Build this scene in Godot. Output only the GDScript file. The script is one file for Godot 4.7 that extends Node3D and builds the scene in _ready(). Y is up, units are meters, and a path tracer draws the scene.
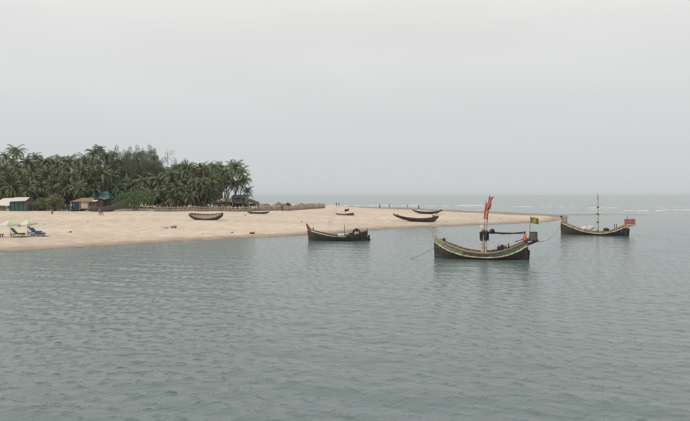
extends Node3D
# A river mouth with anchored fishing boats, a sand spit, a palm grove and the hazy open sea behind.

const F := 597.0            # focal length in photograph pixels (690 x 421)
const CX := 345.0
const CY := 210.5
const CAM := Vector3(0, 7, 0)
var pitch := -atan(16.0 / 597.0)
var counts := {}
var rng := RandomNumberGenerator.new()
var M := {}
var nz := FastNoiseLite.new()
var nz2 := FastNoiseLite.new()

# ---------------------------------------------------------------- helpers
func numbered(called: String) -> String:
	var n: int = counts.get(called, 0)
	counts[called] = n + 1
	return called if n == 0 else "%s_%03d" % [called, n]

func thing(called: String, label: String, category: String, at := Vector3.ZERO, turn := 0.0, group := "") -> Node3D:
	var o := Node3D.new()
	o.name = numbered(called)
	add_child(o, true)
	o.position = at
	o.rotation.y = turn
	tag(o, label, category, group)
	return o

func tag(o: Node, label: String, category: String, group := "") -> void:
	o.set_meta("label", label)
	o.set_meta("category", category)
	if group != "":
		o.set_meta("group", group)

func begin() -> SurfaceTool:
	var st := SurfaceTool.new()
	st.begin(Mesh.PRIMITIVE_TRIANGLES)
	return st

func put(called: String, st, mat: Material, parent: Node) -> MeshInstance3D:
	var o := MeshInstance3D.new()
	o.mesh = st.commit() if st is SurfaceTool else st
	o.material_override = mat
	o.name = called
	parent.add_child(o, true)
	return o

func setting(called: String, st, mat: Material, kind := "structure") -> MeshInstance3D:
	var o := put(numbered(called), st, mat, self)
	o.set_meta("kind", kind)
	return o

func tri(st: SurfaceTool, a: Vector3, b: Vector3, c: Vector3) -> void:
	var n := (c - a).cross(b - a).normalized()
	for v in [a, b, c]:
		st.set_normal(n)
		st.add_vertex(v)

func quad(st: SurfaceTool, a: Vector3, b: Vector3, c: Vector3, d: Vector3) -> void:
	tri(st, a, b, c)
	tri(st, a, c, d)

# a box with chamfered long edges
func box(st: SurfaceTool, at: Vector3, size: Vector3, basis := Basis.IDENTITY, ch := 0.0) -> void:
	var h := size * 0.5
	if ch <= 0.0:
		var p := []
		for k in 8:
			p.append(at + basis * Vector3(h.x * (1 if k & 1 else -1), h.y * (1 if k & 2 else -1), h.z * (1 if k & 4 else -1)))
		for f in [[0, 2, 3, 1], [4, 5, 7, 6], [0, 1, 5, 4], [2, 6, 7, 3], [0, 4, 6, 2], [1, 3, 7, 5]]:
			quad(st, p[f[0]], p[f[1]], p[f[2]], p[f[3]])
		return
	var ring := []
	for q in [[1, 1, 0], [1, 1, 1], [-1, 1, 1], [-1, 1, 0], [-1, -1, 0], [-1, -1, 1], [1, -1, 1], [1, -1, 0]]:
		ring.append(Vector2(q[0] * (h.x if q[2] == 0 else h.x - ch), q[1] * (h.y if q[2] == 1 else h.y - ch)))
	for k in 8:
		var a: Vector2 = ring[k]
		var b: Vector2 = ring[(k + 1) % 8]
		quad(st, at + basis * Vector3(a.x, a.y, -h.z), at + basis * Vector3(b.x, b.y, -h.z), at + basis * Vector3(b.x, b.y, h.z), at + basis * Vector3(a.x, a.y, h.z))
		if k > 0 and k < 7:
			for s in [-1, 1]:
				tri(st, at + basis * Vector3(ring[0].x, ring[0].y, h.z * s), at + basis * Vector3(a.x, a.y, h.z * s), at + basis * Vector3(b.x, b.y, h.z * s))

# a tube through points with a radius at each
func tube(st: SurfaceTool, pts: Array, radii, sides := 8, caps := true) -> void:
	var rows := []
	var n := pts.size()
	var up := Vector3(0.13, 0.97, 0.2)
	for i in n:
		var t: Vector3 = (pts[min(i + 1, n - 1)] - pts[max(i - 1, 0)]).normalized()
		if abs(t.dot(up)) > 0.95:
			up = Vector3(0.97, 0.1, 0.22)
		var u := t.cross(up).normalized()
		var w := u.cross(t).normalized()
		up = w
		var r: float = radii[i] if radii is Array else radii
		var row := []
		for k in sides:
			var a := TAU * k / sides
			row.append([pts[i] + (u * cos(a) + w * sin(a)) * r, u * cos(a) + w * sin(a)])
		rows.append(row)
	for i in n - 1:
		for k in sides:
			var q := (k + 1) % sides
			for e in [[i, k], [i, q], [i + 1, q], [i, k], [i + 1, q], [i + 1, k]]:
				st.set_normal(rows[e[0]][e[1]][1])
				st.add_vertex(rows[e[0]][e[1]][0])
	if caps:
		for i in [0, n - 1]:
			for k in sides:
				tri(st, pts[i], rows[i][k][0], rows[i][(k + 1) % sides][0])

# a smooth sheet through a grid of points
func sheet(st: SurfaceTool, rows: Array, flip := false, colors: Array = []) -> void:
	var n := rows.size()
	var m: int = rows[0].size()
	var nor := []
	for i in n:
		var r := []
		for k in m:
			var du: Vector3 = rows[min(i + 1, n - 1)][k] - rows[max(i - 1, 0)][k]
			var dv: Vector3 = rows[i][min(k + 1, m - 1)] - rows[i][max(k - 1, 0)]
			var v := du.cross(dv).normalized()
			r.append(-v if flip else v)
		nor.append(r)
	for i in n - 1:
		for k in m - 1:
			var order := [[i, k], [i, k + 1], [i + 1, k + 1], [i, k], [i + 1, k + 1], [i + 1, k]]
			if flip:
				order = [[i, k], [i + 1, k + 1], [i, k + 1], [i, k], [i + 1, k], [i + 1, k + 1]]
			for e in order:
				st.set_normal(nor[e[0]][e[1]])
				if not colors.is_empty():
					st.set_color(colors[e[0]][e[1]])
				st.add_vertex(rows[e[0]][e[1]])

# a surface turned round y from (radius, height) pairs
func lathe(st: SurfaceTool, prof: Array, at := Vector3.ZERO, sides := 14, basis := Basis.IDENTITY) -> void:
	var rows := []
	for p in prof:
		var r := []
		for k in sides + 1:
			var a := TAU * k / sides
			r.append(at + basis * Vector3(cos(a) * p[0], p[1], sin(a) * p[0]))
		rows.append(r)
	sheet(st, rows)

# an uneven lump, for bundles, bags and stones
func lump(st: SurfaceTool, at: Vector3, size: Vector3, seed_: float, rough := 0.25, basis := Basis.IDENTITY) -> void:
	var rows := []
	for i in 9:
		var a := PI * i / 8.0
		var r := []
		for k in 15:
			var b := TAU * (k % 14) / 14.0
			var v := Vector3(sin(a) * cos(b), cos(a), sin(a) * sin(b))
			var s := 1.0 + rough * nz.get_noise_3d(v.x * 40 + seed_ * 31.0, v.y * 40, v.z * 40) * 1.8
			var q := v * size * 0.5 * s
			q.y = max(q.y, -size.y * 0.32)
			r.append(at + basis * q)
		rows.append(r)
	sheet(st, rows)

func gray_image(freq: float, octaves: int, lo: float, hi: float, size: int, seed_: int, gamma := 1.0) -> ImageTexture:
	var f := FastNoiseLite.new()
	f.seed = seed_
	f.noise_type = FastNoiseLite.TYPE_SIMPLEX_SMOOTH
	f.frequency = freq
	f.fractal_octaves = octaves
	f.fractal_type = FastNoiseLite.FRACTAL_FBM
	var im := f.get_seamless_image(size, size)
	im.convert(Image.FORMAT_L8)
	var data := im.get_data()
	for i in data.size():
		data[i] = int(255.0 * (lo + (hi - lo) * pow(data[i] / 255.0, gamma)))
	return ImageTexture.create_from_image(Image.create_from_data(size, size, false, Image.FORMAT_L8, data))

# linear base colour -> material with grain
func mat(c: Color, rough := 0.8, tex = null, scale := Vector3.ONE, bump = null, bump_cm := 1.0, world := false) -> StandardMaterial3D:
	var m := StandardMaterial3D.new()
	m.albedo_color = c.linear_to_srgb()
	m.roughness = rough
	if tex or bump:
		m.uv1_triplanar = true
		m.uv1_world_triplanar = world
		m.uv1_scale = scale
	if tex:
		m.albedo_texture = tex
	if bump:
		m.heightmap_enabled = true
		m.heightmap_texture = bump
		m.heightmap_scale = bump_cm
	return m

# paint worn through to what lies under it, in ragged flakes
func worn(paint: Color, under: Color, share: float, rough: float, scale: Vector3, seed_: int) -> StandardMaterial3D:
	var f := FastNoiseLite.new()
	f.seed = seed_
	f.noise_type = FastNoiseLite.TYPE_SIMPLEX_SMOOTH
	f.frequency = 0.02
	f.fractal_octaves = 5
	f.fractal_gain = 0.62
	var im := f.get_seamless_image(192, 192)
	var out := Image.create(192, 192, false, Image.FORMAT_RGB8)
	for y in 192:
		for x in 192:
			var v := im.get_pixel(x, y).r
			var t := smoothstep(share - 0.025, share + 0.025, v)
			var g := 0.78 + 0.44 * im.get_pixel((x * 3 + 50) % 192, (y * 3 + 90) % 192).r
			var c := under.lerp(paint, t) * g
			out.set_pixel(x, y, Color(c.r, c.g, c.b).linear_to_srgb())
	return mat(Color(1, 1, 1), rough, ImageTexture.create_from_image(out), scale)

# ---------------------------------------------------------------- photograph pixel -> place
func ray(px: float, py: float) -> Vector3:
	var v := Vector3((px - CX) / F, (CY - py) / F, -1.0)
	return Basis(Vector3.RIGHT, pitch) * v

func at_level(px: float, py: float, y := 0.0) -> Vector3:
	var r := ray(px, py)
	return CAM + r * ((y - CAM.y) / r.y)

# a point on the ray at the depth given
func at_depth(px: float, py: float, d: float) -> Vector3:
	var r := ray(px, py)
	return CAM + r * (d / -r.z)

const COLS := [-200, 0, 100, 200, 260, 325, 370, 400, 440, 480, 540, 557, 576, 900]
const KN := [
	[[56, -1], [66, 0], [72, .7], [90, 1.2], [122, 1.9], [165, 2.7], [260, 3.0], [420, -1]],
	[[62, -1], [72, 0], [78, .7], [92, 1.15], [122, 1.9], [165, 2.7], [260, 3.0], [420, -1]],
	[[70, -1], [79.6, 0], [85, .6], [97, 1.1], [125, 1.9], [165, 2.7], [260, 3.0], [420, -1]],
	[[80, -1], [90, 0], [95, .55], [105, 1.0], [130, 1.8], [165, 2.6], [260, 2.9], [420, -1]],
	[[88, -1], [96, 0], [101, .5], [111, .95], [138, 1.7], [175, 2.4], [260, 2.4], [400, -1]],
	[[97, -1], [105, 0], [110, .45], [120, .85], [155, 1.5], [215, 2.2], [265, 2.0], [380, -1]],
	[[108, -1], [116, 0], [121, .4], [131, .75], [165, 1.1], [225, 1.3], [285, 1.0], [370, -1]],
	[[115, -1], [123, 0], [128, .35], [138, .65], [170, .95], [220, 1.1], [275, 1.0], [350, -1]],
	[[122, -1], [130, 0], [134, .35], [143, .6], [170, .85], [200, .95], [246, .9], [310, -1]],
	[[129, -1], [137, 0], [141, .3], [150, .5], [170, .7], [195, .75], [224, .65], [290, -1]],
	[[141, -1], [149, 0], [153, .25], [160, .4], [172, .5], [185, .5], [203, .4], [250, -1]],
	[[154, -1], [163, 0], [167, .12], [172, .2], [178, .24], [184, .24], [196, .15], [235, -1]],
	[[165, -1], [170, -.35], [175, -.25], [180, -.2], [186, -.1], [192, -.05], [200, -.1], [235, -1]],
	[[165, -1], [170, -1], [175, -1], [180, -1], [186, -1], [192, -1], [200, -1], [235, -1]]]

func ground_y(x: float, z: float) -> float:
	var d := -z
	if d < 40.0:
		return -1.0
	var px := CX + F * x / d
	px += 9.0 * nz.get_noise_2d(x * 1.1 + 300.0, z * 1.1) # an uneven shore
	var c := 0
	while c < COLS.size() - 2 and px > COLS[c + 1]:
		c += 1
	var t: float = clamp((px - COLS[c]) / float(COLS[c + 1] - COLS[c]), 0.0, 1.0)
	t = lerp(t, t * t * (3.0 - 2.0 * t), 0.5)
	var prev_d := 0.0
	var prev_e := -1.0
	var e := -1.0
	for k in 8:
		var kd: float = lerp(float(KN[c][k][0]), float(KN[c + 1][k][0]), t)
		var ke: float = lerp(float(KN[c][k][1]), float(KN[c + 1][k][1]), t)
		if d < kd:
			e = -1.0 if k == 0 else lerp(prev_e, ke, (d - prev_d) / (kd - prev_d))
			prev_d = -1.0
			break
		prev_d = kd
		prev_e = ke
	# a long low bar that runs on from the tip of the spit
	var bx: float = x
	if bx > 55.0 and bx < 110.0:
		var bd := 205.0 + 0.04 * (bx - 70.0) + 3.0 * nz.get_noise_1d(bx * 2.0)
		var bar: float = 0.13 - pow((d - bd) / 5.0, 2.0) - max(0.0, bx - 92.0) * 0.012 + 0.12 * nz.get_noise_2d(bx * 3.0, d * 8.0)
		e = max(e, bar)
	if e > 0.02:
		e += min(1.0, e * 1.6) * (0.16 * nz.get_noise_2d(x * 1.6, z * 1.6) + 0.09 * nz2.get_noise_2d(x * 3.0, z * 5.0))
	return e

# where the sight line of a pixel meets the sand
func ground(px: float, py: float) -> Vector3:
	var r := ray(px, py)
	var d := 45.0
	while d < 420.0:
		var p := CAM + r * (d / -r.z)
		if p.y <= ground_y(p.x, p.z):
			return Vector3(p.x, ground_y(p.x, p.z), p.z)
		d += 0.4
	return at_level(px, py, 1.0)

func on_ground(x: float, z: float, sink := 0.0) -> Vector3:
	return Vector3(x, ground_y(x, z) - sink, z)

# ---------------------------------------------------------------- the scene
func _ready() -> void:
	rng.seed = 77
	nz.seed = 5
	nz.frequency = 0.02
	nz2.seed = 9
	nz2.frequency = 0.06
	nz2.fractal_octaves = 3
	view_and_light()
	materials()
	water_and_sand()
	surf()
	print("setting ", Time.get_ticks_msec())
	green_boat()
	black_boat()
	masted_boat()
	mooring_ropes()
	beached_boats()
	print("boats ", Time.get_ticks_msec())
	vegetation()
	print("plants ", Time.get_ticks_msec())
	huts()
	bamboo_fence()
	sunbeds()
	beach_clutter()
	people()
	print("done ", Time.get_ticks_msec())

func view_and_light() -> void:
	var cam := Camera3D.new()
	cam.name = "camera"
	add_child(cam)
	cam.position = CAM
	cam.rotation.x = pitch
	cam.fov = rad_to_deg(2.0 * atan(CY / F))
	cam.far = 30000.0
	cam.near = 0.5
	cam.current = true

	var env := Environment.new()
	env.background_mode = Environment.BG_SKY
	env.tonemap_mode = Environment.TONE_MAPPER_LINEAR
	env.tonemap_exposure = 1.0
	env.sdfgi_enabled = true
	env.ssao_enabled = true
	env.ssil_enabled = true
	env.fog_enabled = true
	env.fog_density = 0.00012
	env.fog_light_color = Color(0.86, 0.90, 0.93)
	# overcast haze: paler overhead, greyer to the horizon, with faint long streaks of cloud
	var w := 512
	var h := 256
	var im := Image.create(w, h, false, Image.FORMAT_RGBF)
	var f := FastNoiseLite.new()
	f.seed = 21
	f.frequency = 0.9
	f.fractal_octaves = 4
	for y in h:
		var el := (0.5 - (y + 0.5) / h) * 180.0
		var c := sky_tone(max(el, 0.0))
		for x in w:
			var a := TAU * x / w
			var n := f.get_noise_3d(cos(a) * 1.4, el * 0.14, sin(a) * 1.4)
			var s: float = 1.0 + 0.08 * n * smoothstep(1.0, 14.0, el)
			im.set_pixel(x, y, Color(c.r * s, c.g * s, c.b * s))
	var pano := PanoramaSkyMaterial.new()
	pano.panorama = ImageTexture.create_from_image(im)
	var sky := Sky.new()
	sky.sky_material = pano
	env.sky = sky
	var we := WorldEnvironment.new()
	we.name = "air"
	we.environment = env
	add_child(we)

	var sun := DirectionalLight3D.new()
	sun.name = "sun"
	sun.light_energy = 0.95
	sun.light_color = Color(1.0, 0.94, 0.86)
	sun.light_angular_distance = 3.0
	sun.shadow_enabled = true
	add_child(sun)
	sun.look_at_from_position(Vector3.ZERO, Vector3(0.66, -1.0, -0.45), Vector3.UP)

func sky_tone(el: float) -> Color:
	var stops := [[0.0, Color(0.585, 0.61, 0.615)], [4.0, Color(0.63, 0.655, 0.66)], [9.0, Color(0.69, 0.71, 0.71)], [17.0, Color(0.785, 0.785, 0.77)], [40.0, Color(0.84, 0.84, 0.83)], [91.0, Color(0.87, 0.87, 0.87)]]
	for k in stops.size() - 1:
		if el <= stops[k + 1][0]:
			return stops[k][1].lerp(stops[k + 1][1], (el - stops[k][0]) / (stops[k + 1][0] - stops[k][0]))
	return stops[-1][1]

func materials() -> void:
	M.clear()
	var fine := gray_image(0.05, 4, 0.62, 1.0, 256, 1)
	var coarse := gray_image(0.012, 5, 0.55, 1.0, 512, 2)
	var wear := gray_image(0.03, 5, 0.35, 1.0, 256, 3, 0.8)
	var sandtex := gray_image(0.008, 7, 0.81, 1.0, 1024, 4)
	var sandbump := gray_image(0.02, 6, 0.0, 1.0, 1024, 6)
	M.fine = fine
	M.wear = wear
	var s := mat(Color(1, 1, 1), 0.95, sandtex, Vector3(0.045, 0.045, 0.06), sandbump, 7.0, true)
	s.vertex_color_use_as_albedo = true
	M.sand = s
	# boats
	M.tar = worn(Color(0.036, 0.031, 0.031), Color(0.080, 0.067, 0.060), 0.38, 0.6, Vector3(0.35, 1.1, 0.35), 51)
	M.green = worn(Color(0.065, 0.23, 0.14), Color(0.33, 0.29, 0.21), 0.42, 0.6, Vector3(0.45, 1.2, 0.45), 52)
	M.cream = worn(Color(0.58, 0.51, 0.39), Color(0.20, 0.145, 0.10), 0.42, 0.7, Vector3(0.6, 1.2, 0.6), 53)
	M.white = worn(Color(0.70, 0.68, 0.64), Color(0.30, 0.25, 0.20), 0.38, 0.7, Vector3(0.5, 1.0, 0.5), 56)
	M.rust = worn(Color(0.29, 0.15, 0.10), Color(0.42, 0.33, 0.24), 0.40, 0.8, Vector3(0.5, 1.5, 0.5), 54)
	M.wood = mat(Color(0.27, 0.195, 0.135), 0.85, wear, Vector3(0.8, 3, 3))
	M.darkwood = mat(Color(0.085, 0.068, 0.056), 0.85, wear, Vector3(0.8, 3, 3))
	M.greywood = mat(Color(0.20, 0.185, 0.165), 0.9, wear, Vector3(0.6, 2.5, 0.6))
	M.palewood = mat(Color(0.46, 0.37, 0.27), 0.85, wear, Vector3(1.5, 1.5, 1.5))
	M.redpaint = mat(Color(0.46, 0.12, 0.10), 0.6, wear, Vector3(1, 1, 1))
	M.maroon = worn(Color(0.27, 0.06, 0.07), Color(0.34, 0.20, 0.17), 0.34, 0.7, Vector3(0.6, 0.9, 0.6), 55)
	M.pink = mat(Color(0.55, 0.24, 0.18), 0.75, wear, Vector3(1, 1, 1))
	M.orange = mat(Color(0.66, 0.20, 0.10), 0.6, fine, Vector3(1, 1, 1))
	M.redcloth = cloth(Color(0.90, 0.30, 0.23))
	M.darkcloth = cloth(Color(0.045, 0.04, 0.042))
	M.whitecloth = cloth(Color(0.74, 0.72, 0.70))
	M.flaggreen = cloth(Color(0.27, 0.33, 0.11))
	M.flagred = cloth(Color(0.72, 0.24, 0.09))
	M.rope = mat(Color(0.16, 0.15, 0.13), 0.9)
	M.blue = mat(Color(0.05, 0.12, 0.30), 0.6, fine)
	M.iron = mat(Color(0.05, 0.05, 0.05), 0.5, fine)
	M.iron.metallic = 0.3
	# beach
	M.bed_green = mat(Color(0.15, 0.32, 0.09), 0.75, fine, Vector3(2, 2, 2))
	M.bed_blue = mat(Color(0.06, 0.20, 0.50), 0.7, fine, Vector3(2, 2, 2))
	M.panel_white = cloth(Color(0.78, 0.80, 0.78))
	M.panel_lime = cloth(Color(0.58, 0.70, 0.36))
	M.panel_green = cloth(Color(0.10, 0.34, 0.16))
	M.tarp_white = mat(Color(0.76, 0.75, 0.72), 0.6, fine, Vector3(0.6, 0.6, 0.6), M.fine, 6.0)
	M.tarp_teal = mat(Color(0.03, 0.13, 0.125), 0.55, fine, Vector3(0.5, 0.8, 0.5), M.fine, 8.0)
	M.thatch = mat(Color(0.30, 0.235, 0.17), 0.95, wear, Vector3(1.2, 3, 1.2), M.fine, 6.0)
	M.thatch_red = mat(Color(0.42, 0.26, 0.18), 0.95, wear, Vector3(1.0, 3, 1.0), M.fine, 6.0)
	M.mat_wall = mat(Color(0.40, 0.33, 0.255), 0.95, wear, Vector3(2, 2, 2))
	M.plaster = mat(Color(0.36, 0.335, 0.29), 0.9, coarse, Vector3(0.3, 0.3, 0.3))
	M.greycloth = cloth(Color(0.30, 0.30, 0.31))
	M.bluewhite = mat(Color(0.42, 0.52, 0.60), 0.7, wear)
	M.sandfill = mat(Color(0.42, 0.345, 0.27), 0.95, wear, Vector3(0.7, 0.7, 0.7))
	M.screen = mat(Color(0.74, 0.62, 0.50), 0.95, wear, Vector3(2, 2, 2))
	M.bamboo = []
	for c in [Color(0.84, 0.69, 0.56), Color(0.72, 0.57, 0.46), Color(0.90, 0.78, 0.65), Color(0.48, 0.37, 0.30)]:
		M.bamboo.append(mat(c, 0.75, wear, Vector3(3, 0.8, 3)))
	# plants
	M.bark = mat(Color(0.15, 0.125, 0.10), 0.95, wear, Vector3(1, 4, 1))
	M.frond = []
	for c in [Color(0.18, 0.245, 0.105), Color(0.15, 0.21, 0.095), Color(0.28, 0.30, 0.13), Color(0.34, 0.28, 0.15)]:
		M.frond.append(leaf(c))
	M.needle = [leaf(Color(0.23, 0.26, 0.15)), leaf(Color(0.28, 0.285, 0.185)), leaf(Color(0.19, 0.235, 0.125))]
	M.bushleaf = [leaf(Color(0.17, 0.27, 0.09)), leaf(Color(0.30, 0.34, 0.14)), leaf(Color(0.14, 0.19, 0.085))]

func cloth(c: Color) -> StandardMaterial3D:
	var m := mat(c, 0.9, M.fine, Vector3(2, 2, 2))
	m.backlight_enabled = true
	m.backlight = Color(0.4, 0.4, 0.4)
	m.cull_mode = BaseMaterial3D.CULL_DISABLED
	return m

func leaf(c: Color) -> StandardMaterial3D:
	var m := mat(c, 0.5, M.wear, Vector3(0.35, 0.35, 0.35), null, 1.0, true)
	m.backlight_enabled = true
	m.backlight = Color(0.5, 0.5, 0.35)
	m.cull_mode = BaseMaterial3D.CULL_DISABLED
	return m

# ---------------------------------------------------------------- water and sand
func water_and_sand() -> void:
	# sand: a height field on an even grid
	var x0 := -170.0
	var z0 := -52.0
	var nx := 300
	var nzz := 380
	var hs := PackedFloat32Array()
	hs.resize(nx * nzz)
	for j in nzz:
		for i in nx:
			hs[j * nx + i] = ground_y(x0 + i, z0 - j)
	var st := begin()
	var idx := {}
	var n := 0
	for j in range(1, nzz - 1):
		for i in range(1, nx - 1):
			var q := j * nx + i
			if max(max(hs[q], hs[q + 1]), max(hs[q + nx], hs[q + nx + 1])) < -0.85:
				continue
			for k in [q, q + 1, q + nx, q + nx + 1]:
				if not idx.has(k):
					var ii: int = k % nx
					var jj: int = k / nx
					var a: int = clamp(ii, 1, nx - 2)
					var b: int = clamp(jj, 1, nzz - 2)
					var nn := Vector3(hs[b * nx + a - 1] - hs[b * nx + a + 1], 2.0, hs[(b + 1) * nx + a] - hs[(b - 1) * nx + a])
					var x := x0 + ii
					var z := z0 - jj
					st.set_normal(nn.normalized())
					st.set_color(sand_color(x, z, hs[k]))
					st.add_vertex(Vector3(x, hs[k], z))
					idx[k] = n
					n += 1
			for k in [q, q + nx, q + nx + 1, q, q + nx + 1, q + 1]:
				st.add_index(idx[k])
	setting("sand_spit", st, M.sand)

	# water: one sheet to the horizon, ripples as geometry where they can be told apart and as relief beyond
	var waves := []
	var wr := RandomNumberGenerator.new()
	wr.seed = 11
	for k in 16:
		var L := 0.9 * pow(5.0, k / 15.0)
		var dir := wr.randf_range(-0.7, 0.7)
		var kk := TAU / L
		waves.append([sin(dir) * kk, cos(dir) * kk, wr.randf() * TAU, L * 0.0026 * wr.randf_range(0.7, 1.3), L])
	var rows := []
	var d := 9.0
	while d < 150.0:
		rows.append(d)
		d *= 1.0062
	while d < 9500.0:
		rows.append(d)
		d *= 1.12
	rows.append(9500.0)
	var m := 460
	var v := PackedVector3Array()
	var nn2 := PackedVector3Array()
	var uv := PackedVector2Array()
	for dd in rows:
		var half: float = dd * 0.72 + 14.0
		var step: float = 2.0 * half / m
		var sp: float = max(step, dd * 0.0062)
		var use := []
		if dd < 150.0:
			for w in waves:
				var g: float = clamp(w[4] / (sp * 3.2) - 1.0, 0.0, 1.0)
				if g > 0.0:
					use.append([w[0], w[1], w[2], w[3] * g])
		for i in m + 1:
			var x := -half + step * i
			var z: float = -dd
			var y := 0.0
			var sx := 0.0
			var sz := 0.0
			if not use.is_empty():
				var gust := 0.9 + 0.8 * nz.get_noise_2d(x * 2.2, z * 1.1)
				for w in use:
					var ph: float = w[0] * x + w[1] * z + w[2]
					y += w[3] * sin(ph)
					var cc: float = w[3] * cos(ph)
					sx += cc * w[0]
					sz += cc * w[1]
				y *= gust
				sx *= gust
				sz *= gust
			v.append(Vector3(x, y, z))
			nn2.append(Vector3(-sx, 1, -sz).normalized())
			uv.append(Vector2(x + 4.0 * nz.get_noise_2d(x * 0.5 + 90.0, z * 0.5) + 0.9 * nz.get_noise_2d(x * 3.0, z * 3.0 + 400.0), z + 4.0 * nz.get_noise_2d(x * 0.5, z * 0.5 - 70.0) + 0.9 * nz.get_noise_2d(x * 3.0 + 700.0, z * 3.0)) / 11.7)
	var ix := PackedInt32Array()
	var ww := m + 1
	for j in rows.size() - 1:
		for i in m:
			var q := j * ww + i
			ix.append_array([q, q + ww, q + ww + 1, q, q + ww + 1, q + 1])
	var arr := []
	arr.resize(Mesh.ARRAY_MAX)
	arr[Mesh.ARRAY_VERTEX] = v
	arr[Mesh.ARRAY_NORMAL] = nn2
	arr[Mesh.ARRAY_TEX_UV] = uv
	arr[Mesh.ARRAY_INDEX] = ix
	var am := ArrayMesh.new()
	am.add_surface_from_arrays(Mesh.PRIMITIVE_TRIANGLES, arr)
	var im := ripple_normals(800, 11.7)
	var wm := StandardMaterial3D.new()
	wm.albedo_color = Color(0.080, 0.115, 0.120).linear_to_srgb()
	wm.roughness = 0.12
	wm.normal_enabled = true
	wm.normal_texture = ImageTexture.create_from_image(im)
	wm.normal_scale = 1.0
	M.water = wm
	setting("water", am, wm)

# slopes of short wind ripples with peaked crests, as a tile that repeats without a seam
func ripple_normals(n: int, metres: float) -> Image:
	var r := RandomNumberGenerator.new()
	r.seed = 15
	var h := PackedFloat32Array()
	h.resize(n * n)
	var total := 0.0
	for w in 48:
		var L := 0.10 * pow(13.0, r.randf())
		var dir := r.randfn() * 0.75
		var kx := int(round(metres / L * sin(dir)))
		var kz := int(round(metres / L * cos(dir)))
		var amp := pow(L, 0.78) * r.randf_range(0.6, 1.3)
		total += amp * amp * 0.5
		var ph := r.randf() * TAU
		var cx := PackedFloat32Array()
		var sx := PackedFloat32Array()
		for i in n:
			cx.append(cos(TAU * kx * i / n))
			sx.append(sin(TAU * kx * i / n))
		for j in n:
			var cz := amp * cos(TAU * kz * j / n + ph)
			var sz := amp * sin(TAU * kz * j / n + ph)
			var o := j * n
			for i in n:
				h[o + i] += cx[i] * cz - sx[i] * sz
	var sd := sqrt(total)
	for i in n * n:
		h[i] = exp(0.75 * h[i] / sd)
	var data := PackedByteArray()
	data.resize(n * n * 3)
	var k := RIPPLE * n / metres * 0.5
	for j in n:
		var up := ((j + 1) % n) * n
		var dn := ((j + n - 1) % n) * n
		for i in n:
			var sl := Vector2(-(h[j * n + (i + 1) % n] - h[j * n + (i + n - 1) % n]) * k, (h[up + i] - h[dn + i]) * k)
			sl.y *= 0.42 if sl.y > 0.0 else 1.25 # wind ripples are steep to leeward and gentle to windward
			sl /= sqrt(1.0 + sl.length_squared() / 0.16)
			var v := Vector3(sl.x, sl.y, 1.0).normalized()
			var q := (j * n + i) * 3
			data[q] = int(127.5 + 127.5 * v.x)
			data[q + 1] = int(127.5 + 127.5 * v.y)
			data[q + 2] = int(127.5 + 127.5 * v.z)
	return Image.create_from_data(n, n, false, Image.FORMAT_RGB8, data)

const RIPPLE := 0.0120

func sand_color(x: float, z: float, y: float) -> Color:
	var dry := Color(0.49, 0.420, 0.343)
	var damp := Color(0.33, 0.265, 0.205)
	var wet := Color(0.20, 0.17, 0.145)
	var n := nz2.get_noise_2d(x * 2.0, z * 2.0)
	var patch := nz.get_noise_2d(x * 1.4 + 40.0, z * 2.8)
	var c := dry.lerp(Color(0.555, 0.480, 0.397), clamp(0.5 + patch * 1.4, 0.0, 1.0))
	var far_side: float = smoothstep(0.0, 8.0, -z - 188.0 - (50.0 - x) * (1.6 if x < 50.0 else 1.1) + 10.0 * n) if x > 0.0 else 0.0
	c = c.lerp(Color(0.45, 0.39, 0.325), (1.0 - smoothstep(0.4, 0.95, y + 0.35 * patch)) * 0.8)
	var edge := y + 0.10 * n
	c = c.lerp(damp, 1.0 - smoothstep(0.26, 0.42, edge))
	c = c.lerp(Color(0.25, 0.21, 0.175), far_side)
	c = c.lerp(wet, 1.0 - smoothstep(0.08, 0.17, edge))
	return c

func surf() -> void:
	# breaking crests off the spit: long low ridges of foam with ragged edges
	var fm := mat(Color(0.76, 0.77, 0.77), 0.9, M.fine, Vector3(0.4, 0.4, 0.4))
	var spans := [[326, 362, 205.6, 0.9], [362, 440, 205.5, 0.9], [438, 505, 205.6, 1.0], [330, 500, 206.6, 0.16], [420, 540, 207.6, 0.14], [540, 552, 207.6, 0.35], [556, 578, 207.9, 0.3], [582, 622, 208.0, 0.5], [590, 612, 209.6, 0.3], [545, 580, 206.2, 0.3], [600, 660, 205.4, 0.25], [622, 634, 210.6, 0.3], [632, 668, 210.9, 0.5], [660, 700, 210.0, 0.5], [690, 730, 211.2, 0.4], [560, 640, 212.4, 0.12], [630, 690, 213.5, 0.14], [612, 676, 208.6, 0.12], [510, 548, 206.6, 0.4], [640, 700, 206.9, 0.3]]
	var st := begin()
	var s := 0
	for e in spans:
		s += 1
		var rows := []
		var n := int(e[1] - e[0]) * 3
		for i in n + 1:
			var u := float(i) / n
			var px: float = lerp(float(e[0]), float(e[1]), u)
			var p := at_level(px, e[2] + 0.12 * nz2.get_noise_2d(px * 0.5, s * 50.0), 0.0)
			var k: float = sin(PI * u)
			var hgt: float = e[3] * min(1.0, 2.5 * k) * clamp(0.62 + 1.5 * nz2.get_noise_2d(px * 1.6, s * 77.0), 0.0, 1.0)
			var wide: float = 3.0 + 2.0 * nz2.get_noise_2d(px * 1.2, s * 31.0)
			var row := []
			for q in 6:
				var a := q / 5.0
				row.append(p + Vector3(0, -0.05 + hgt * 0.6 * sin(PI * a), wide * (0.5 - a)))
			rows.append(row)
		sheet(st, rows)
	var o := setting("surf_foam", st, fm, "stuff")
	o.set_meta("label", "white foam of small waves breaking off the sand spit")
	o.set_meta("category", "surf")

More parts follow.
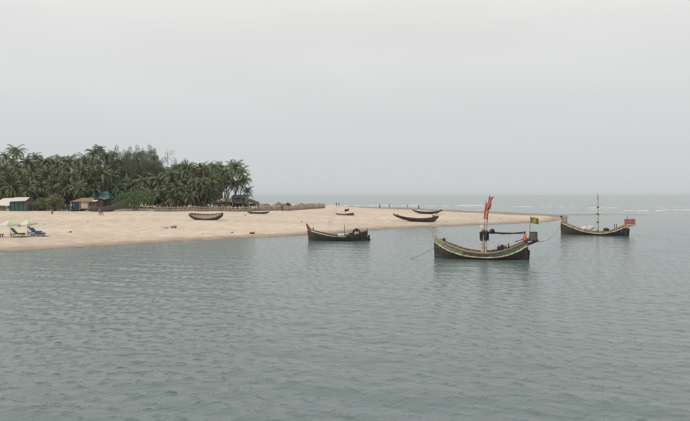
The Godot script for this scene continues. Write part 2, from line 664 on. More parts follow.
# ---------------------------------------------------------------- boats
# stations: [x, sheer height, height of the paint line, keel height, half beam]; returns finer stations
func fair(sts: Array, per := 6) -> Array:
	var out := []
	for i in sts.size() - 1:
		for k in per:
			var t := float(k) / per
			var a: Array = sts[max(i - 1, 0)]
			var b: Array = sts[i]
			var c: Array = sts[i + 1]
			var d: Array = sts[min(i + 2, sts.size() - 1)]
			var r := []
			for q in 5:
				r.append(cubic_interpolate(float(b[q]), float(c[q]), float(a[q]), float(d[q]), t) if q > 0 else lerp(float(b[0]), float(c[0]), t))
			r[4] = max(r[4], 0.03)
			out.append(r)
	out.append(sts[-1].duplicate())
	return out

# a point of the hull's skin: s from keel (0) to sheer (1), side -1 or 1
func skin(r: Array, s: float, side: float, off := 0.0) -> Vector3:
	var y: float = lerp(float(r[3]), float(r[1]), s)
	var z: float = r[4] * (0.10 + 0.90 * pow(sin(min(s, 1.0) * PI * 0.5), 0.62)) + off
	return Vector3(r[0], y, z * side)

func line_s(r: Array) -> float:
	return clamp((r[2] - r[3]) / (r[1] - r[3]), 0.02, 0.98)

func hull_bottom(F_: Array) -> SurfaceTool:
	var st := begin()
	for side in [-1.0, 1.0]:
		var rows := []
		for r in F_:
			var row := []
			for k in 9:
				row.append(skin(r, line_s(r) * k / 8.0, side))
			rows.append(row)
		sheet(st, rows, side < 0)
	# transom
	var e: Array = F_[-1]
	for k in 8:
		quad(st, skin(e, line_s(e) * k / 8.0, -1.0), skin(e, line_s(e) * (k + 1) / 8.0, -1.0), skin(e, line_s(e) * (k + 1) / 8.0, 1.0), skin(e, line_s(e) * k / 8.0, 1.0))
	# keel plank
	for i in F_.size() - 1:
		quad(st, skin(F_[i], 0.0, -1.0), skin(F_[i + 1], 0.0, -1.0), skin(F_[i + 1], 0.0, 1.0), skin(F_[i], 0.0, 1.0))
	return st

# the band between two shares of the height above the paint line (0 at the line, 1 at the sheer)
func band(F_: Array, xa: float, xb: float, fa: float, fb: float, off: float, side: float) -> SurfaceTool:
	var st := begin()
	if true:
		var rows := []
		for r in F_:
			if r[0] < xa - 0.001 or r[0] > xb + 0.001:
				continue
			var s0 := line_s(r)
			var a: float = lerp(s0, 1.0, fa)
			var b: float = lerp(s0, 1.0, fb)
			rows.append([skin(r, a, side, -0.03), skin(r, a, side, off), skin(r, lerp(a, b, 0.5), side, off), skin(r, b, side, off), skin(r, b, side, -0.03)])
		if rows.size() > 1:
			sheet(st, rows, side < 0)
	return st

func rail(F_: Array, f: float, off: float, rad: float, side: float, xa := -99.0, xb := 99.0) -> SurfaceTool:
	var st := begin()
	if true:
		var pts := []
		for r in F_:
			if r[0] >= xa and r[0] <= xb:
				pts.append(skin(r, lerp(line_s(r), 1.0, f), side, off))
		tube(st, pts, rad, 6)
	return st

# inner planking and deck
func inside(F_: Array, depth: float) -> SurfaceTool:
	var st := begin()
	var rows := []
	for r in F_:
		var hb: float = max(r[4] - 0.06, 0.02)
		var dy: float = max(r[1] - depth, r[3] + 0.12)
		rows.append([Vector3(r[0], r[1] - 0.01, -hb), Vector3(r[0], dy, -hb * 0.93), Vector3(r[0], dy + 0.03, -hb * 0.4), Vector3(r[0], dy + 0.03, hb * 0.4), Vector3(r[0], dy, hb * 0.93), Vector3(r[0], r[1] - 0.01, hb)])
	sheet(st, rows)
	return st

func gunwale(F_: Array, wide: float, thick: float, side: float) -> SurfaceTool:
	var st := begin()
	if true:
		var rows := []
		for r in F_:
			var p := skin(r, 1.0, side)
			var i := Vector3(0, 0, -wide * side)
			if abs(p.z) < wide:
				i.z = -p.z * 0.9
			rows.append([p + Vector3(0, -thick, 0.03 * side), p + Vector3(0, thick, 0.03 * side), p + i + Vector3(0, thick, 0), p + i + Vector3(0, -thick, 0)])
		sheet(st, rows, side < 0)
	return st

# battens over the plank seams of the tarred bottom
func seams(F_: Array, b: Node, xa := -99.0, xb := 99.0) -> void:
	for f in [0.62, 0.80]:
		for side in [-1.0, 1.0]:
			var pts := []
			for r in F_:
				if r[0] >= xa and r[0] <= xb and lerp(float(r[3]), float(r[2]), f) > -0.2:
					pts.append(skin(r, line_s(r) * f, side, 0.006))
			if pts.size() > 2:
				put("seam_batten", tube_of(pts, 0.022, 5), M.darkwood, b)

func at_x(F_: Array, x: float) -> Array:
	for i in F_.size() - 1:
		if x <= F_[i + 1][0]:
			var t: float = clamp((x - F_[i][0]) / (F_[i + 1][0] - F_[i][0]), 0.0, 1.0)
			var r := []
			for q in 5:
				r.append(lerp(float(F_[i][q]), float(F_[i + 1][q]), t))
			return r
	return F_[-1]

func thwart(F_: Array, x: float, drop: float, wide := 0.2) -> SurfaceTool:
	var r := at_x(F_, x)
	var st := begin()
	box(st, Vector3(x, r[1] - drop, 0), Vector3(wide, 0.07, 2.0 * r[4] * 0.96), Basis.IDENTITY, 0.015)
	return st

# a hanging cloth with folds, from a staff; w along +x, h downwards
func flag_cloth(w: float, h: float, folds: float, droop: float, phase := 0.0, skew := 0.0, rag := 0.0) -> Array:
	var rows := []
	for i in 13:
		var u := i / 12.0
		var row := []
		for k in 9:
			var v := k / 8.0
			row.append(Vector3(u * w * (1.0 - 0.25 * droop) * (1.0 + rag * (nz2.get_noise_2d(v * 70.0, phase * 40.0 + u * 8.0) * 1.6 - 0.35 * v)) + skew * v, -v * h - droop * u * u * w, (0.05 + folds * u) * sin(u * 9.0 + v * 2.6 + phase)))
		rows.append(row)
	return rows

func green_boat() -> void:
	var c := at_level(481.0, 258.7)
	var s := -c.z / F
	var turn := -atan(c.x / -c.z)
	var X := func(px): return (px - 481.0) * s * cos(turn)
	var Y := func(py): return (258.7 - py) * s
	var b := thing("fishing_boat", "long upswept fishing boat, black hull with green painted band and red mast flags", "boat", c, turn, "boats lying at anchor in the channel")
	var sts := []
	for e in [[434.0, 238.6, 243.0, 0.07], [437.0, 239.4, 245.0, 0.34], [443.0, 241.6, 248.4, 0.75], [450.3, 244.6, 251.8, 1.02], [464.4, 249.2, 255.4, 1.26], [480.6, 251.4, 256.6, 1.34], [496.7, 250.4, 256.2, 1.28], [508.8, 247.0, 253.6, 1.1], [518.0, 243.0, 249.8, 0.88], [526.5, 238.8, 245.2, 0.62]]:
		sts.append([X.call(e[0]), Y.call(e[1]), Y.call(e[2]), -0.45, e[3]])
	sts[0][3] = -0.1
	var Fr := fair(sts)
	put("hull", hull_bottom(Fr), M.tar, b)
	seams(Fr, b)
	for side in [-1.0, 1.0]:
		put("painted_band", band(Fr, X.call(434.0), X.call(465.5), 0.07, 0.70, 0.012, side), M.green, b).set_meta("label", "worn green paint along the bow")
	for side in [-1.0, 1.0]:
		put("bare_plank_band", band(Fr, X.call(464.4), X.call(489.0), 0.07, 0.70, 0.008, side), M.wood, b).set_meta("label", "bare brown planks amidships")
	for side in [-1.0, 1.0]:
		put("painted_band", band(Fr, X.call(488.0), X.call(527.0), 0.07, 0.78, 0.012, side), M.green, b).set_meta("label", "worn green paint along the stern")
	for side in [-1.0, 1.0]:
		put("bow_plank", band(Fr, X.call(433.0), X.call(490.0), 0.70, 1.0, 0.02, side), M.rust, b)
	for side in [-1.0, 1.0]:
		put("stern_plank", band(Fr, X.call(488.0), X.call(527.0), 0.78, 1.0, 0.02, side), M.wood, b)
	for side in [-1.0, 1.0]:
		put("rubbing_strake", rail(Fr, 0.05, 0.03, 0.075, side), M.cream, b)
	for side in [-1.0, 1.0]:
		put("rubbing_strake", rail(Fr, 0.74, 0.03, 0.045, side, X.call(440.0), X.call(527.0)), M.wood, b)
	for side in [-1.0, 1.0]:
		put("gunwale", gunwale(Fr, 0.14, 0.045, side), M.palewood, b)
	put("deck", inside(Fr, 0.42), M.wood, b)
	# frame heads that show as pale uprights along the bare planks
	for k in 15:
		var r := at_x(Fr, X.call(461.0 + k * 2.35))
		for side in [-1.0, 1.0]:
			var st := begin()
			var pts := []
			for q in 4:
				pts.append(skin(r, lerp(line_s(r), 1.0, 0.10 + 0.17 * q), side, 0.02))
			tube(st, pts, 0.035, 5)
			put("frame_head", st, M.palewood if k % 3 else M.cream, b)
	for px in [447.0, 457.0, 470.0, 495.0, 505.0, 514.0]:
		put("thwart", thwart(Fr, X.call(px), 0.12), M.wood, b)
	refs.stern = b.transform * Vector3(X.call(534.0), Y.call(239.5), 0.3)
	refs.green_bow = b.transform * Vector3(X.call(434.6), Y.call(247.5), 0.1)
	# stem and horn
	var st := begin()
	tube(st, [Vector3(X.call(434.4), -0.5, 0), Vector3(X.call(434.0), 0.5, 0), Vector3(X.call(433.7), 1.4, 0), Vector3(X.call(434.2), Y.call(240.0), 0)], [0.07, 0.09, 0.09, 0.08], 7)
	put("stem_post", st, M.tar, b)
	st = begin()
	tube(st, [Vector3(X.call(437.6), Y.call(240.6), 0), Vector3(X.call(435.2), Y.call(238.0), 0), Vector3(X.call(432.9), Y.call(234.6), 0), Vector3(X.call(431.8), Y.call(232.6), 0)], [0.17, 0.17, 0.12, 0.07], 8)
	put("bow_horn", st, M.cream, b)
	st = begin()
	tube(st, [Vector3(X.call(443.6), Y.call(243.5), 0.1), Vector3(X.call(443.8), Y.call(239.4), 0.1)], [0.10, 0.13], 8)
	lump(st, Vector3(X.call(443.4), Y.call(239.8), 0.1), Vector3(0.34, 0.42, 0.3), 3.0)
	put("mooring_bitt", st, M.darkwood, b)
	# stern platform, post and basket-like box
	for k in 6:
		put("platform_plank", box_of(Vector3(X.call(531.0), Y.call(239.0) - 0.02 * (k % 2), -0.75 + 0.3 * k), Vector3(X.call(537.0) - X.call(525.0), 0.07, 0.27), Basis(Vector3.BACK, 0.06)), M.darkwood, b)
	for side in [-1.0, 1.0]:
		put("platform_bearer", tube_of([Vector3(X.call(518.0), Y.call(246.5), 0.62 * side), Vector3(X.call(527.0), Y.call(243.4), 0.55 * side), Vector3(X.call(536.5), Y.call(239.6), 0.5 * side)], [0.10, 0.10, 0.08], 6), M.wood, b)
	for k in 9:
		st = begin()
		var a := TAU * k / 9.0
		box(st, Vector3(X.call(532.4) + cos(a) * 0.36, Y.call(235.4), sin(a) * 0.42), Vector3(0.05, 0.72, 0.3), Basis(Vector3.UP, -a), 0.01)
		put("box_board", st, M.greywood, b)
	st = begin()
	lathe(st, [[0.0, 0.0], [0.40, 0.0], [0.44, 0.05], [0.44, 0.10], [0.0, 0.12]], Vector3(X.call(532.4), Y.call(231.9), 0), 14)
	put("box_lid", st, M.greywood, b)
	st = begin()
	lump(st, Vector3(X.call(524.6), Y.call(236.6), 0.72), Vector3(0.6, 0.75, 0.3), 8.0, 0.2)
	lump(st, Vector3(X.call(523.4), Y.call(238.4), 0.76), Vector3(0.35, 0.35, 0.3), 12.0, 0.2)
	put("buoy_bundle", st, M.orange, b)
	st = begin()
	lump(st, Vector3(X.call(526.4), Y.call(236.0), 0.78), Vector3(0.3, 0.45, 0.25), 18.0, 0.2)
	put("rag", st, M.whitecloth, b)
	st = begin()
	box(st, Vector3(X.call(527.3), 0.25, 0), Vector3(0.28, 1.6, 0.07), Basis(Vector3.BACK, -0.08), 0.02)
	tube(st, [Vector3(X.call(527.6), 0.5, 0.0), Vector3(X.call(526.0), Y.call(237.0), 0.0)], 0.05, 6)
	put("rudder", st, M.darkwood, b)
	st = begin()
	tube(st, [Vector3(X.call(520.0), 0.05, 0.3), Vector3(X.call(530.0), -0.12, 0.3)], 0.035, 6)
	put("propeller_shaft", st, M.iron, b)
	# pump and engine amidships-aft
	st = begin()
	box(st, Vector3(X.call(499.5), Y.call(248.0), 0.1), Vector3(0.55, 0.4, 0.5), Basis.IDENTITY, 0.05)
	tube(st, [Vector3(X.call(498.5), Y.call(247.0), 0.1), Vector3(X.call(498.2), Y.call(244.2), 0.1)], 0.05, 6)
	tube(st, [Vector3(X.call(501.8), Y.call(246.0), -0.2), Vector3(X.call(501.8), Y.call(246.0), 0.4)], 0.22, 12)
	put("engine", st, M.iron, b)
	st = begin()
	tube(st, [Vector3(X.call(508.0), Y.call(247.5), 0.3), Vector3(X.call(508.2), Y.call(242.6), 0.3)], [0.07, 0.06], 6)
	tube(st, [Vector3(X.call(507.6), Y.call(243.6), 0.3), Vector3(X.call(509.0), Y.call(243.4), 0.3)], 0.04, 6)
	put("hand_pump", st, M.iron, b)
	st = begin()
	lump(st, Vector3(X.call(504.4), Y.call(246.6), -0.3), Vector3(0.5, 0.34, 0.4), 31.0)
	put("coil_of_rope", st, M.rope, b)
	# king posts, crossbar, awning pole
	for e in [[481.6, -0.5], [485.8, 0.5], [483.0, 0.6], [486.4, -0.5]]:
		st = begin()
		tube(st, [Vector3(X.call(e[0]), Y.call(253.0), e[1]), Vector3(X.call(e[0]), Y.call(231.5), e[1])], [0.085, 0.07], 7)
		put("king_post", st, M.cream, b)
	st = begin()
	tube(st, [Vector3(X.call(479.5), Y.call(231.6), 0.55), Vector3(X.call(488.0), Y.call(231.4), 0.55)], 0.06, 6)
	tube(st, [Vector3(X.call(479.5), Y.call(231.4), -0.55), Vector3(X.call(488.0), Y.call(231.2), -0.55)], 0.06, 6)
	tube(st, [Vector3(X.call(482.0), Y.call(231.0), -0.8), Vector3(X.call(482.0), Y.call(231.0), 0.8)], 0.06, 6)
	put("crossbar", st, M.darkwood, b)
	st = begin()
	lump(st, Vector3(X.call(482.0), Y.call(228.6), 0.2), Vector3(0.62, 0.65, 0.6), 2.0, 0.4)
	lump(st, Vector3(X.call(480.4), Y.call(231.8), 0.3), Vector3(0.4, 0.7, 0.4), 5.0, 0.4)
	put("rag_bundle", st, M.whitecloth, b)
	st = begin()
	sheet(st, shift(flag_cloth(0.42, 0.95, 0.06, 0.05, 1.0), Vector3(X.call(480.0), Y.call(231.8), 0.64)))
	sheet(st, shift(flag_cloth(0.5, 0.85, 0.08, 0.05, 3.0), Vector3(X.call(484.2), Y.call(232.0), 0.62)))
	lump(st, Vector3(X.call(485.6), Y.call(235.6), 0.4), Vector3(0.45, 0.9, 0.45), 41.0, 0.3)
	lump(st, Vector3(X.call(480.8), Y.call(236.4), 0.3), Vector3(0.3, 0.85, 0.3), 47.0, 0.3)
	put("hung_net", st, M.darkcloth, b)
	st = begin()
	tube(st, [Vector3(X.call(485.0), Y.call(231.4), 0.2), Vector3(X.call(500.0), Y.call(232.3), 0.2), Vector3(X.call(512.0), Y.call(232.6), 0.15), Vector3(X.call(525.0), Y.call(231.2), 0.1)], [0.07, 0.06, 0.06, 0.06], 6)
	put("boom", st, M.darkwood, b)
	st = begin()
	var pts := []
	var rad := []
	for k in 22:
		var u := k / 21.0
		pts.append(Vector3(X.call(lerp(487.0, 522.0, u)), Y.call(231.9 + 0.8 * sin(PI * u)) + 0.05 * nz2.get_noise_1d(k * 60.0) - 0.03, 0.2 - 0.1 * u))
		rad.append(0.075 + 0.05 * nz2.get_noise_1d(k * 90.0 + 8.0))
	tube(st, pts, rad, 8)
	put("furled_awning", st, M.greywood if false else M.darkcloth, b)
	st = begin()
	lump(st, Vector3(X.call(492.2), Y.call(230.4), 0.2), Vector3(0.55, 0.42, 0.4), 61.0, 0.3)
	put("net_bundle", st, M.darkcloth, b)
	for side in [-1.0, 1.0]:
		st = begin()
		tube(st, [Vector3(X.call(523.5), Y.call(241.0), 0.55 * side), Vector3(X.call(523.8), Y.call(230.8), 0.5 * side)], 0.05, 6)
		put("stern_post", st, M.darkwood, b)
	st = begin()
	tube(st, [Vector3(X.call(523.8), Y.call(231.2), -0.6), Vector3(X.call(523.8), Y.call(231.2), 0.6)], 0.05, 6)
	tube(st, [Vector3(X.call(514.0), Y.call(240.8), 0.75), Vector3(X.call(524.5), Y.call(236.8), 0.8)], 0.045, 6)
	put("stern_rail", st, M.darkwood, b)
	# flag staffs
	var staff1 := put("flag_staff", tube_of([Vector3(X.call(483.6), Y.call(250.0), 0.0), Vector3(X.call(485.2), Y.call(200.8), 0.05)], [0.06, 0.022]), M.palewood, b)
	var staff2 := put("flag_staff", tube_of([Vector3(X.call(484.8), Y.call(250.0), -0.1), Vector3(X.call(486.6), Y.call(225.0), -0.1), Vector3(X.call(489.4), Y.call(194.4), -0.2)], [0.06, 0.045, 0.02]), M.palewood, b)
	st = begin()
	sheet(st, shift(flag_cloth(0.5, 1.75, 0.09, 0.2, 0.4, -0.2, 0.4), Vector3(X.call(485.0), Y.call(202.6), 0.06)))
	put("red_flag", st, M.redcloth, staff1)
	st = begin()
	sheet(st, shift(flag_cloth(0.45, 1.3, 0.10, 0.2, 2.0, -0.3, 0.4), Vector3(X.call(488.8), Y.call(196.2), -0.18)))
	sheet(st, shift(flag_cloth(0.2, 0.5, 0.05, 0.2, 2.6, -0.25), Vector3(X.call(488.0), Y.call(207.4), -0.18)))
	put("red_flag", st, M.redcloth, staff2)
	var staff3 := put("ensign_staff", tube_of([Vector3(X.call(528.2), Y.call(239.0), 0.2), Vector3(X.call(529.4), Y.call(214.6), 0.2)], [0.035, 0.02]), M.darkwood, b)
	st = begin()
	var ens := shift(flag_cloth(0.86, 0.66, 0.05, 0.16, 0.9, 0.05), Vector3(X.call(529.2), Y.call(216.6), 0.2))
	sheet(st, ens)
	put("ensign", st, M.flaggreen, staff3).set_meta("label", "green flag with a round orange red disc")
	st = begin()
	for dz in [-0.02, 0.02]:
		for k in 14:
			var tri_pts := []
			for a in [-1.0, TAU * k / 14.0, TAU * (k + 1) / 14.0]:
				var u: float = 0.46 + (0.20 * cos(a) if a >= 0.0 else 0.0)
				var vv: float = 0.5 + (0.27 * sin(a) if a >= 0.0 else 0.0)
				tri_pts.append(grid_at(ens, u, vv) + Vector3(0, 0, dz))
			tri(st, tri_pts[0], tri_pts[1], tri_pts[2])
	put("flag_disc", st, M.flagred, staff3)

func grid_at(g: Array, u: float, v: float) -> Vector3:
	var i: float = u * (g.size() - 1)
	var k: float = v * (g[0].size() - 1)
	var a := int(i)
	var c := int(k)
	var b: int = min(a + 1, g.size() - 1)
	var d: int = min(c + 1, g[0].size() - 1)
	var p: Vector3 = g[a][c].lerp(g[b][c], i - a)
	var q: Vector3 = g[a][d].lerp(g[b][d], i - a)
	return p.lerp(q, k - c)

func tube_of(pts: Array, radii, sides := 6) -> SurfaceTool:
	var st := begin()
	tube(st, pts, radii, sides)
	return st

func shift(rows: Array, by: Vector3) -> Array:
	for r in rows:
		for k in r.size():
			r[k] += by
	return rows

func black_boat() -> void:
	var c := at_level(338.0, 240.6)
	var s := -c.z / F
	var turn := -atan(c.x / -c.z)
	var X := func(px): return (px - 338.0) * s * cos(turn)
	var Y := func(py): return (240.6 - py) * s
	var b := thing("fishing_boat", "small black fishing boat with red bow horn and white gunwale off the sand", "boat", c, turn, "boats lying at anchor in the channel")
	var sts := []
	for e in [[308.2, 228.6, 230.0, 0.07], [310.0, 229.4, 230.6, 0.35], [314.0, 230.7, 231.9, 0.75], [321.7, 232.7, 233.9, 1.05], [332.6, 234.9, 236.0, 1.2], [343.5, 235.4, 236.6, 1.15], [352.0, 234.4, 236.0, 1.0], [360.9, 232.6, 234.4, 0.8], [367.6, 230.4, 232.2, 0.55]]:
		sts.append([X.call(e[0]), Y.call(e[1]), Y.call(e[2]), -0.45, e[3]])
	sts[0][3] = 0.1
	sts[1][3] = -0.25
	var Fr := fair(sts)
	put("hull", hull_bottom(Fr), M.tar, b)
	seams(Fr, b)
	for side in [-1.0, 1.0]:
		put("white_plank", band(Fr, X.call(308.0), X.call(347.0), 0.0, 1.0, 0.015, side), M.white, b)
	for side in [-1.0, 1.0]:
		put("stern_plank", band(Fr, X.call(345.0), X.call(368.0), 0.0, 1.0, 0.012, side), M.tar, b)
	for side in [-1.0, 1.0]:
		put("gunwale", gunwale(Fr, 0.12, 0.035, side), M.darkwood, b)
	put("deck", inside(Fr, 0.35), M.darkwood, b)
	for side in [-1.0, 1.0]:
		put("inner_plank", rail(Fr, 1.08, -0.12, 0.06, side, X.call(313.0), X.call(337.0)), M.wood, b)
	for px in [316.0, 324.0, 333.0, 340.0, 349.0]:
		put("thwart", thwart(Fr, X.call(px), 0.08), M.wood, b)
	put("stem_post", tube_of([Vector3(X.call(313.0), -0.4, 0), Vector3(X.call(309.2), 0.35, 0), Vector3(X.call(308.0), 1.2, 0), Vector3(X.call(308.0), Y.call(230.0), 0)], 0.09, 7), M.tar, b)
	put("bow_horn", tube_of([Vector3(X.call(310.8), Y.call(230.4), 0), Vector3(X.call(308.6), Y.call(228.2), 0), Vector3(X.call(307.2), Y.call(225.2), 0), Vector3(X.call(306.4), Y.call(223.6), 0)], [0.24, 0.24, 0.16, 0.10], 8), M.redpaint, b)
	for side in [-1.0, 1.0]:
		put("bow_cheek", band(Fr, X.call(308.0), X.call(311.5), -0.4, 1.1, 0.03, side), M.pink, b)
	put("mooring_bitt", tube_of([Vector3(X.call(313.4), Y.call(231.0), 0.2), Vector3(X.call(313.2), Y.call(227.2), 0.2)], [0.10, 0.08]), M.darkwood, b)
	put("mast_pole", tube_of([Vector3(X.call(344.4), Y.call(236.0), 0), Vector3(X.call(344.6), Y.call(224.8), 0)], [0.055, 0.035]), M.darkwood, b)
	put("fish_crate", box_of(Vector3(X.call(341.0), Y.call(234.9), 0.2), Vector3(1.0, 0.35, 0.7)), M.white, b)
	# arched shelter aft, with crates and a tyre under it
	var st := begin()
	var rows := []
	for i in 5:
		var row := []
		for k in 13:
			var a := PI * k / 12.0
			row.append(Vector3(X.call(356.5) + cos(a) * 0.62, Y.call(234.0) + sin(a) * 0.78, -0.75 + 0.375 * i))
		rows.append(row)
	sheet(st, rows)
	put("shelter_roof", st, M.darkcloth, b)
	st = begin()
	rows = []
	for k in 13:
		var a := PI * k / 12.0
		rows.append([Vector3(X.call(356.5) + cos(a) * 0.62, Y.call(234.0) + sin(a) * 0.78, 0.77), Vector3(X.call(356.5) + cos(a) * 0.42, Y.call(234.0) + sin(a) * (0.42 + 0.06 * sin(k * 1.9)), 0.79)])
	sheet(st, rows)
	put("shelter_flap", st, M.darkcloth, b)
	for z in [-0.75, 0.75]:
		var pts := []
		for k in 13:
			var a := PI * k / 12.0
			pts.append(Vector3(X.call(356.5) + cos(a) * 0.62, Y.call(234.0) + sin(a) * 0.78, z))
		put("shelter_hoop", tube_of(pts, 0.055), M.darkwood, b)
	for k in 3:
		st = begin()
		lump(st, Vector3(X.call(355.4 + k * 1.3), Y.call(233.0 + 0.8 * (k % 2)), 0.72), Vector3(0.36, 0.75, 0.3), 70.0 + k, 0.3)
		put("sack", st, M.cream, b)
	put("hung_tyre", ring_of(Vector3(X.call(357.0), Y.call(235.6), 0.92), 0.24, 0.09), M.iron, b)
	put("crate", box_of(Vector3(X.call(351.5), Y.call(234.2), 0), Vector3(0.8, 0.4, 0.9)), M.darkwood, b)
	put("stern_locker", box_of(Vector3(X.call(364.2), Y.call(232.2), 0), Vector3(0.95, 0.35, 0.9), Basis(Vector3.BACK, 0.24)), M.greywood, b)
	put("stern_pole", tube_of([Vector3(X.call(367.2), Y.call(232.0), 0), Vector3(X.call(367.3), Y.call(228.0), 0)], 0.05), M.darkwood, b)
	st = begin()
	box(st, Vector3(X.call(368.6), 0.2, 0), Vector3(0.3, 1.3, 0.07), Basis(Vector3.BACK, -0.12), 0.02)
	put("rudder", st, M.darkwood, b)
	st = begin()
	lump(st, Vector3(X.call(369.4), 0.15, 0.1), Vector3(0.35, 0.4, 0.3), 91.0)
	put("fender", st, M.iron, b)

func box_of(at: Vector3, size: Vector3, basis := Basis.IDENTITY, ch := 0.03) -> SurfaceTool:
	var st := begin()
	box(st, at, size, basis, ch)
	return st

func ring_of(at: Vector3, R: float, r: float) -> SurfaceTool:
	var st := begin()
	var rows := []
	for i in 17:
		var a := TAU * i / 16.0
		var row := []
		for k in 9:
			var c := TAU * k / 8.0
			row.append(at + Vector3(cos(a) * (R + r * cos(c)), sin(a) * (R + r * cos(c)), r * sin(c)))
		rows.append(row)
	sheet(st, rows)
	return st

func masted_boat() -> void:
	var c := at_level(594.0, 234.8)
	var s := -c.z / F
	var turn := -atan(c.x / -c.z)
	var X := func(px): return (px - 594.0) * s * cos(turn)
	var Y := func(py): return (234.8 - py) * s
	var b := thing("fishing_boat", "black fishing boat with pale mast, cream rail and dark red stern box", "boat", c, turn, "boats lying at anchor in the channel")
	var sts := []
	for e in [[560.6, 222.2, 224.2, 0.07], [562.5, 222.6, 224.8, 0.4], [569.8, 225.4, 227.4, 1.0], [579.6, 229.0, 230.8, 1.35], [592.0, 231.3, 233.0, 1.5], [604.3, 231.3, 233.0, 1.45], [614.0, 228.8, 231.0, 1.25], [621.0, 225.6, 228.4, 1.0], [626.4, 223.2, 226.2, 0.75]]:
		sts.append([X.call(e[0]), Y.call(e[1]), Y.call(e[2]), -0.5, e[3]])
	sts[0][3] = -0.1
	var Fr := fair(sts)
	put("hull", hull_bottom(Fr), M.tar, b)
	seams(Fr, b)
	for side in [-1.0, 1.0]:
		put("upper_plank", band(Fr, X.call(560.0), X.call(627.0), 0.0, 1.0, 0.01, side), M.wood, b)
	for side in [-1.0, 1.0]:
		put("rubbing_strake", rail(Fr, 0.25, 0.05, 0.10, side), M.cream, b)
	for side in [-1.0, 1.0]:
		put("rubbing_strake", rail(Fr, 0.9, 0.04, 0.07, side), M.palewood, b)
	for side in [-1.0, 1.0]:
		put("gunwale", gunwale(Fr, 0.16, 0.05, side), M.palewood, b)
	put("deck", inside(Fr, 0.4), M.darkwood, b)
	for px in [570.0, 577.0, 601.0, 609.0, 617.0]:
		put("thwart", thwart(Fr, X.call(px), 0.1), M.wood, b)
	put("stem_post", tube_of([Vector3(X.call(561.2), -0.5, 0), Vector3(X.call(560.3), 1.0, 0), Vector3(X.call(560.5), Y.call(222.4), 0)], 0.11, 7), M.tar, b)
	refs.bow = b.transform * Vector3(X.call(561.0), Y.call(223.0), 0.1)
	put("bow_bitt", box_of(Vector3(X.call(561.6), Y.call(220.4), 0), Vector3(0.26, 0.95, 0.26)), M.pink, b)
	put("bow_bitt", box_of(Vector3(X.call(565.8), Y.call(221.4), 0), Vector3(0.24, 0.95, 0.24)), M.palewood, b)
	put("bow_crosspiece", box_of(Vector3(X.call(563.7), Y.call(219.6), 0), Vector3(0.75, 0.2, 0.22)), M.pink, b)
	put("bow_board", box_of(Vector3(X.call(563.4), Y.call(222.0), 0.1), Vector3(0.6, 0.34, 0.2)), M.palewood, b)
	var st := begin()
	lump(st, Vector3(X.call(560.2), Y.call(217.0), 0), Vector3(0.42, 0.36, 0.25), 3.3, 0.3)
	tube(st, [Vector3(X.call(561.2), Y.call(219.8), 0), Vector3(X.call(560.2), Y.call(217.0), 0)], 0.05, 5)
	put("bow_lantern", st, M.iron, b)
	# mast, wrapped with pale cloth low down
	var mast := put("mast", tube_of([Vector3(X.call(597.6), Y.call(233.0), 0), Vector3(X.call(597.5), Y.call(212.0), 0), Vector3(X.call(597.2), Y.call(193.8), 0)], [0.16, 0.12, 0.05], 8), M.greywood, b)
	var pts := []
	var rad := []
	for k in 16:
		var u := k / 15.0
		pts.append(Vector3(X.call(597.5), Y.call(lerp(230.0, 200.0, u)), 0.02))
		rad.append(lerp(0.2, 0.10, u) + 0.05 * nz2.get_noise_1d(k * 70.0))
	put("furled_sail", tube_of(pts, rad, 8), M.cream, mast)
	for e in [222.0, 214.0, 207.0]:
		put("lashing", ring_lash(Vector3(X.call(597.5), Y.call(e), 0.02), 0.2), M.darkcloth, mast)
	put("stay", tube_of([Vector3(X.call(597.3), Y.call(202.0), 0), Vector3(X.call(564.0), Y.call(220.0), 0)], 0.008, 4), M.rope, b)
	# nets and tarpaulin amidships
	st = begin()
	lump(st, Vector3(X.call(583.5), Y.call(228.6), 0.2), Vector3(1.3, 0.75, 1.2), 21.0, 0.35)
	put("tarpaulin_heap", st, M.whitecloth, b)
	st = begin()
	lump(st, Vector3(X.call(591.0), Y.call(227.8), 0.2), Vector3(0.95, 0.95, 1.0), 27.0, 0.35, Basis(Vector3.BACK, 0.35))
	lump(st, Vector3(X.call(587.0), Y.call(229.2), 0.1), Vector3(1.5, 0.8, 1.2), 29.0, 0.35)
	put("tarpaulin_heap", st, M.whitecloth, b)
	st = begin()
	lump(st, Vector3(X.call(606.0), Y.call(229.4), 0), Vector3(1.0, 0.6, 1.2), 33.0, 0.3)
	put("net_heap", st, M.darkcloth, b)
	for px in [614.0, 615.8]:
		put("thole_post", tube_of([Vector3(X.call(px), Y.call(228.0), 0.9), Vector3(X.call(px), Y.call(223.2), 0.9)], 0.07), M.darkwood, b)
	put("hull_mark", box_of(Vector3(X.call(620.8), Y.call(230.2), 0.98), Vector3(0.22, 0.55, 0.05)), M.blue, b)
	# stern: overhanging platform with a box of red boards
	put("stern_platform", box_of(Vector3(X.call(627.8), Y.call(224.6), 0), Vector3(X.call(634.0) - X.call(621.5), 0.12, 1.8), Basis(Vector3.BACK, 0.10)), M.palewood, b)
	for side in [-1.0, 1.0]:
		put("platform_bearer", tube_of([Vector3(X.call(618.0), Y.call(229.0), 0.85 * side), Vector3(X.call(626.0), Y.call(226.4), 0.75 * side), Vector3(X.call(633.6), Y.call(223.8), 0.7 * side)], [0.1, 0.1, 0.08]), M.cream, b)
		for k in 3:
			put("box_board", box_of(Vector3(X.call(628.8), Y.call(223.0) + 0.31 * k, 0.8 * side), Vector3(X.call(633.8) - X.call(624.0), 0.295, 0.05), Basis(Vector3.BACK, 0.05)), M.maroon, b)
	for e in [624.0, 633.7]:
		put("box_end", box_of(Vector3(X.call(e), Y.call(221.2), 0), Vector3(0.06, 1.0, 1.55)), M.maroon, b)
